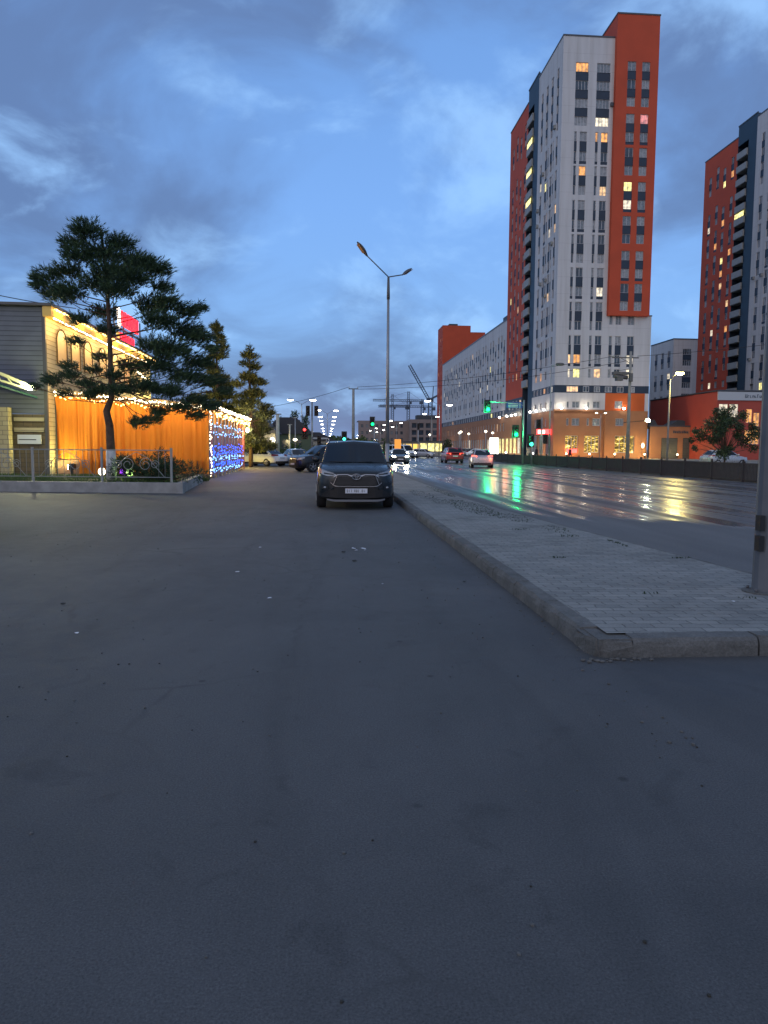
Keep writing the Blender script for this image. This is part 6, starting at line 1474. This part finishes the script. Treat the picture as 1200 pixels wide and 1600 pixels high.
crane('hammerhead crane with the longest jib reaching behind the unlit lamp post', 55.0, 500, 33.5, 24, 10, 6)
crane('hammerhead crane nearest the luffing crane, jib slightly lower', 64.5, 500, 29.5, 30, 9, 5)
crane('smaller hammerhead crane directly right of the unlit lamp post', 46.0, 520, 31.0, 9, 12, 8)
r_ = empty('luffing_crane', (55.9, 400, 0), 0, 'crane with a steeply raised boom beside the brick red block', 'luffing crane', 'tower cranes on the skyline')
m = MB(); lattice(m, (0, 0, 0), (0, 0, 28), 2.0, 16, .30); m.build('mast', r_)
m = MB(); lattice(m, (-1, 0, 28), (-11.6, 0, 46), 1.3, 16, .24); m.build('boom', r_)
m = MB(); m.bar((0, 0, 28), (5, 0, 30.5), .8, 1.0, STEELC); m.box(3.8, 6.2, -1, 1, 28.5, 30.5, STEELC); m.box(-1.6, 1.6, -1, 1, 26.5, 28.6, STEELC); m.bar((1.2, 0, 28), (1.6, 0, 35), .4, .4, STEELC); m.build('counter_jib', r_)

# houses, sheds, walls and greenery on the restaurant side, beyond the terrace
HOUSE = mat('house_render', (.34, .32, .26), .8, noise=(.5, .12)); SLATE = mat('dark_roofing', (.035, .036, .045), .7)
def house(label, x, y, w_, dp, h, rh, wallm=HOUSE, roofm=SLATE, lit=None, rz=0):
    r_ = empty('house', (x, y, 0), rz, label, 'house', 'low houses past the terrace')
    m = MB(); m.box(-w_ / 2, w_ / 2, 0, dp, 0, h, wallm); m.build('wall', r_)
    m = MB(); m.prism([(-w_ / 2 - .4, h - .05), (w_ / 2 + .4, h - .05), (w_ * .18, h + rh), (-w_ * .18, h + rh)], 'y', -.4, dp + .4, roofm); m.build('roof', r_)
    for q in range(3):
        m = MB(); a = -w_ / 2 + .8 + q * (w_ - 1.6) / 3; m.box(a, a + 1.1, -.06, -.002, h * .4, h * .4 + 1.2, lit if (lit and q == 1) else GL[0]); wi = m.build('window', r_)
        m = MB(); m.box(a - .08, a + 1.18, -.09, -.061, h * .4 - .1, h * .4, FRAME_W); m.build('sill', wi)
house('low house with a steep dark roof behind the pale lamp column', -11.2, 98, 9, 9, 3.4, 3.2, lit=LIT[3])
house('green-grey shed with a flat dark top next to the steep dark roof', -5.8, 112, 7, 8, 3.6, 2.4, mat('shed_green', (.10, .13, .08), .8))
house('far pale cottage seen over the parked cars', -3.0, 150, 9, 8, 3.0, 1.6)
m = MB(); m.box(-4, 4, 0, .25, 0, 2.4, mat('dark_boarding', (.05, .042, .035), .8, noise=(2, .2)))
for k in range(33): m.box(-4 + k * .25, -4 + k * .25 + .03, -.03, .0, 0, 2.42, MATS['dark_boarding'])
tag(m.build('board_fence', None, (-11.2, 84, 0)), 'dark board fence between the white sedan and the pines', 'fence')
m = MB(); m.box(-3.2, 3.2, 0, 3, 3.0, 3.25, mat('canopy_white', (.45, .46, .44), .6))
for x in (-3, 3): m.box(x - .08, x + .08, .1, .3, 0, 3.0, STEEL)
tag(m.build('bus_shelter', None, (-3.0, 128, 0)), 'flat pale canopy on thin legs beyond the parked cars', 'canopy')
r_ = empty('concrete_pole', (-5.2, 80, 0), 0, 'pale concrete lamp column standing by the dark board fence', 'pole'); m = MB(); m.tube([(0, 0, 0), (0, 0, 5.0)], [.22, .17], mat('pale_column', (.5, .48, .38), .8, noise=(3, .12)), 8); m.build('pole', r_); m = MB(); m.box(-.4, .4, -.1, .1, 5.0, 5.12, CONC); m.build('crossbar', r_)
m = MB(); m.tube([(0, 0, 0), (0, 0, 4.4)], .10, MATS['pale_column'], 8); m.box(-.3, .3, -.08, .08, 4.4, 4.5, CONC)
tag(m.build('concrete_pole', None, (-4.7, 96, 0)), 'thinner grey concrete column behind the pale lamp column', 'pole')
m = MB(); m.tube([(0, 0, 0), (0, 0, 5.6)], [.10, .07], STEEL, 8); m.box(-.2, .2, -.1, .1, 5.6, 5.7, STEEL); m.ell((0, -.2, 2.6), (.3, .15, .18), E_SHOPW, 8, 6)
tag(m.build('lamp_column', None, (-4.35, 104, 0)), 'grey pole with a small white lamp half way up', 'pole')
m = MB(); m.ell((0, 0, 0), (.35, .2, .45), E_SHOPW, 8, 6); m.box(-.1, .1, .1, .5, -.1, .1, FRAME_D)
tag(m.build('porch_lamp', None, (-7.0, 97.2, 2.4)), 'white porch light on the low house with the steep dark roof', 'wall lamp'); point('porch', (-6.6, 95.6, 2.6), (1, .8, .4), 300, .2)
def hedge(name, label, x, y, n, spread, h, seed, group, leaf=.16, mats=HED, cat='bush', th=.6, R0=1.0):
    rn_ = random.Random(seed); bl = [(rn_.uniform(-spread, spread), rn_.uniform(-1, 1), rn_.uniform(.5, h), rn_.uniform(.7, 1.0) * R0) for _ in range(n)]
    return leafy(name, label, (x, y, 0), bl, seed, group, cat, leaf, 130 / R0, mats, th, .12)
hedge('roadside_bush', 'lit green bush straight behind the parked cars', -5.4, 106, 9, 1.8, 1.8, 41, 'bushes past the terrace')
hedge('roadside_bush', 'green bush to the side of the dark signal post', -1.2, 134, 9, 2.6, 2.0, 42, 'bushes past the terrace')
hedge('roadside_bush', 'green bush at the foot of the steep-roofed house', -8.6, 92, 8, 1.6, 1.5, 43, 'bushes past the terrace')
hedge('roadside_bush', 'green mass of bushes under the unfinished concrete building', 14, 200, 16, 6, 3.5, 44, 'bushes at the far junction', .3, R0=1.5)
hedge('roadside_bush', 'green bushes just behind the orange board', 11.5, 128, 12, 2.6, 1.7, 45, 'bushes at the far junction', .2)
hedge('roadside_bush', 'dark bushes at the foot of the brick red block', 33, 222, 14, 4.5, 3.6, 46, 'bushes at the far junction', .3, LEAVES, R0=1.5)
for k, (x, y, h, lb) in enumerate([(-6.0, 150, 8.6, 'dark narrow tree beside the pole with the half-way lamp'), (-4.4, 152, 7.8, 'slightly lower dark narrow tree of the pair down the drive'), (-14, 120, 6.6, 'dark tree behind the steep dark roof'), (-10, 134, 6.5, 'dark tree between the house roofs')]):
    rn_ = random.Random(60 + k); bl = [(rn_.uniform(-.7, .7), rn_.uniform(-.7, .7), z, .9) for z in [1.4 + q * (h - 1.8) / 7 for q in range(8)] for _ in range(2 if h > 7 else 4)]
    if h < 7: bl = [(x_ * 3.2, y_ * 2, z_, r0 * 1.2) for x_, y_, z_, r0 in bl]
    leafy('distant_tree', lb, (x, y, 0), bl, 70 + k, 'dark trees past the terrace', leaf=.2, dens=90, mats=LEAVES)
m = MB(); rt3 = random.Random(77)
for _ in range(9000):
    x = rt3.uniform(-420, 60) ; y = rt3.uniform(560, 640); top = 7 + 4 * math.sin(x * .05) + 2.5 * math.sin(x * .17 + 1); z = top * rt3.random() ** .7
    a = Vector((rt3.gauss(0, 1), rt3.gauss(0, .6), rt3.gauss(0, 1))).normalized() * 1.5; b_ = a.cross(Vector((0, 1, .3))).normalized() * 1.0; p = Vector((x, y, z)); m.add([p - a, p - b_, p + a, p + b_], [(0, 1, 2, 3)], LEAVES[rt3.randrange(3)])
for k in range(240):
    x0 = -420 + k * 2; m.box(x0, x0 + 2, 640, 641, 0, 4 + 2 * math.sin(k * .3), LEAVES[0])
tag(m.build('tree_line'), 'far tree line low on the horizon down the drive', kind='stuff')
# ---- small lights at the far junction (each a real lamp head on its own short post)
rl = random.Random(23)
for k, (x, y, h) in enumerate([(25.5, 140, 4.6), (27.0, 150, 4.6), (29.0, 134, 4.6), (30.5, 158, 4.6), (24.0, 172, 4.6), (33, 146, 4.6)]):
    m = MB(); m.tube([(0, 0, 0), (0, 0, h)], .06, STEEL, 6); m.ell((0, 0, h), (.26, .26, .2), E_SHOPW, 8, 6)
    tag(m.build('path_lamp', None, (x, y, .1)), 'warm globe lamp, %s of the cluster before the pale mid-rise' % ['first', 'third', 'nearest', 'fifth', 'furthest', 'rightmost'][k], 'path lamp', 'globe lamps before the pale mid-rise')
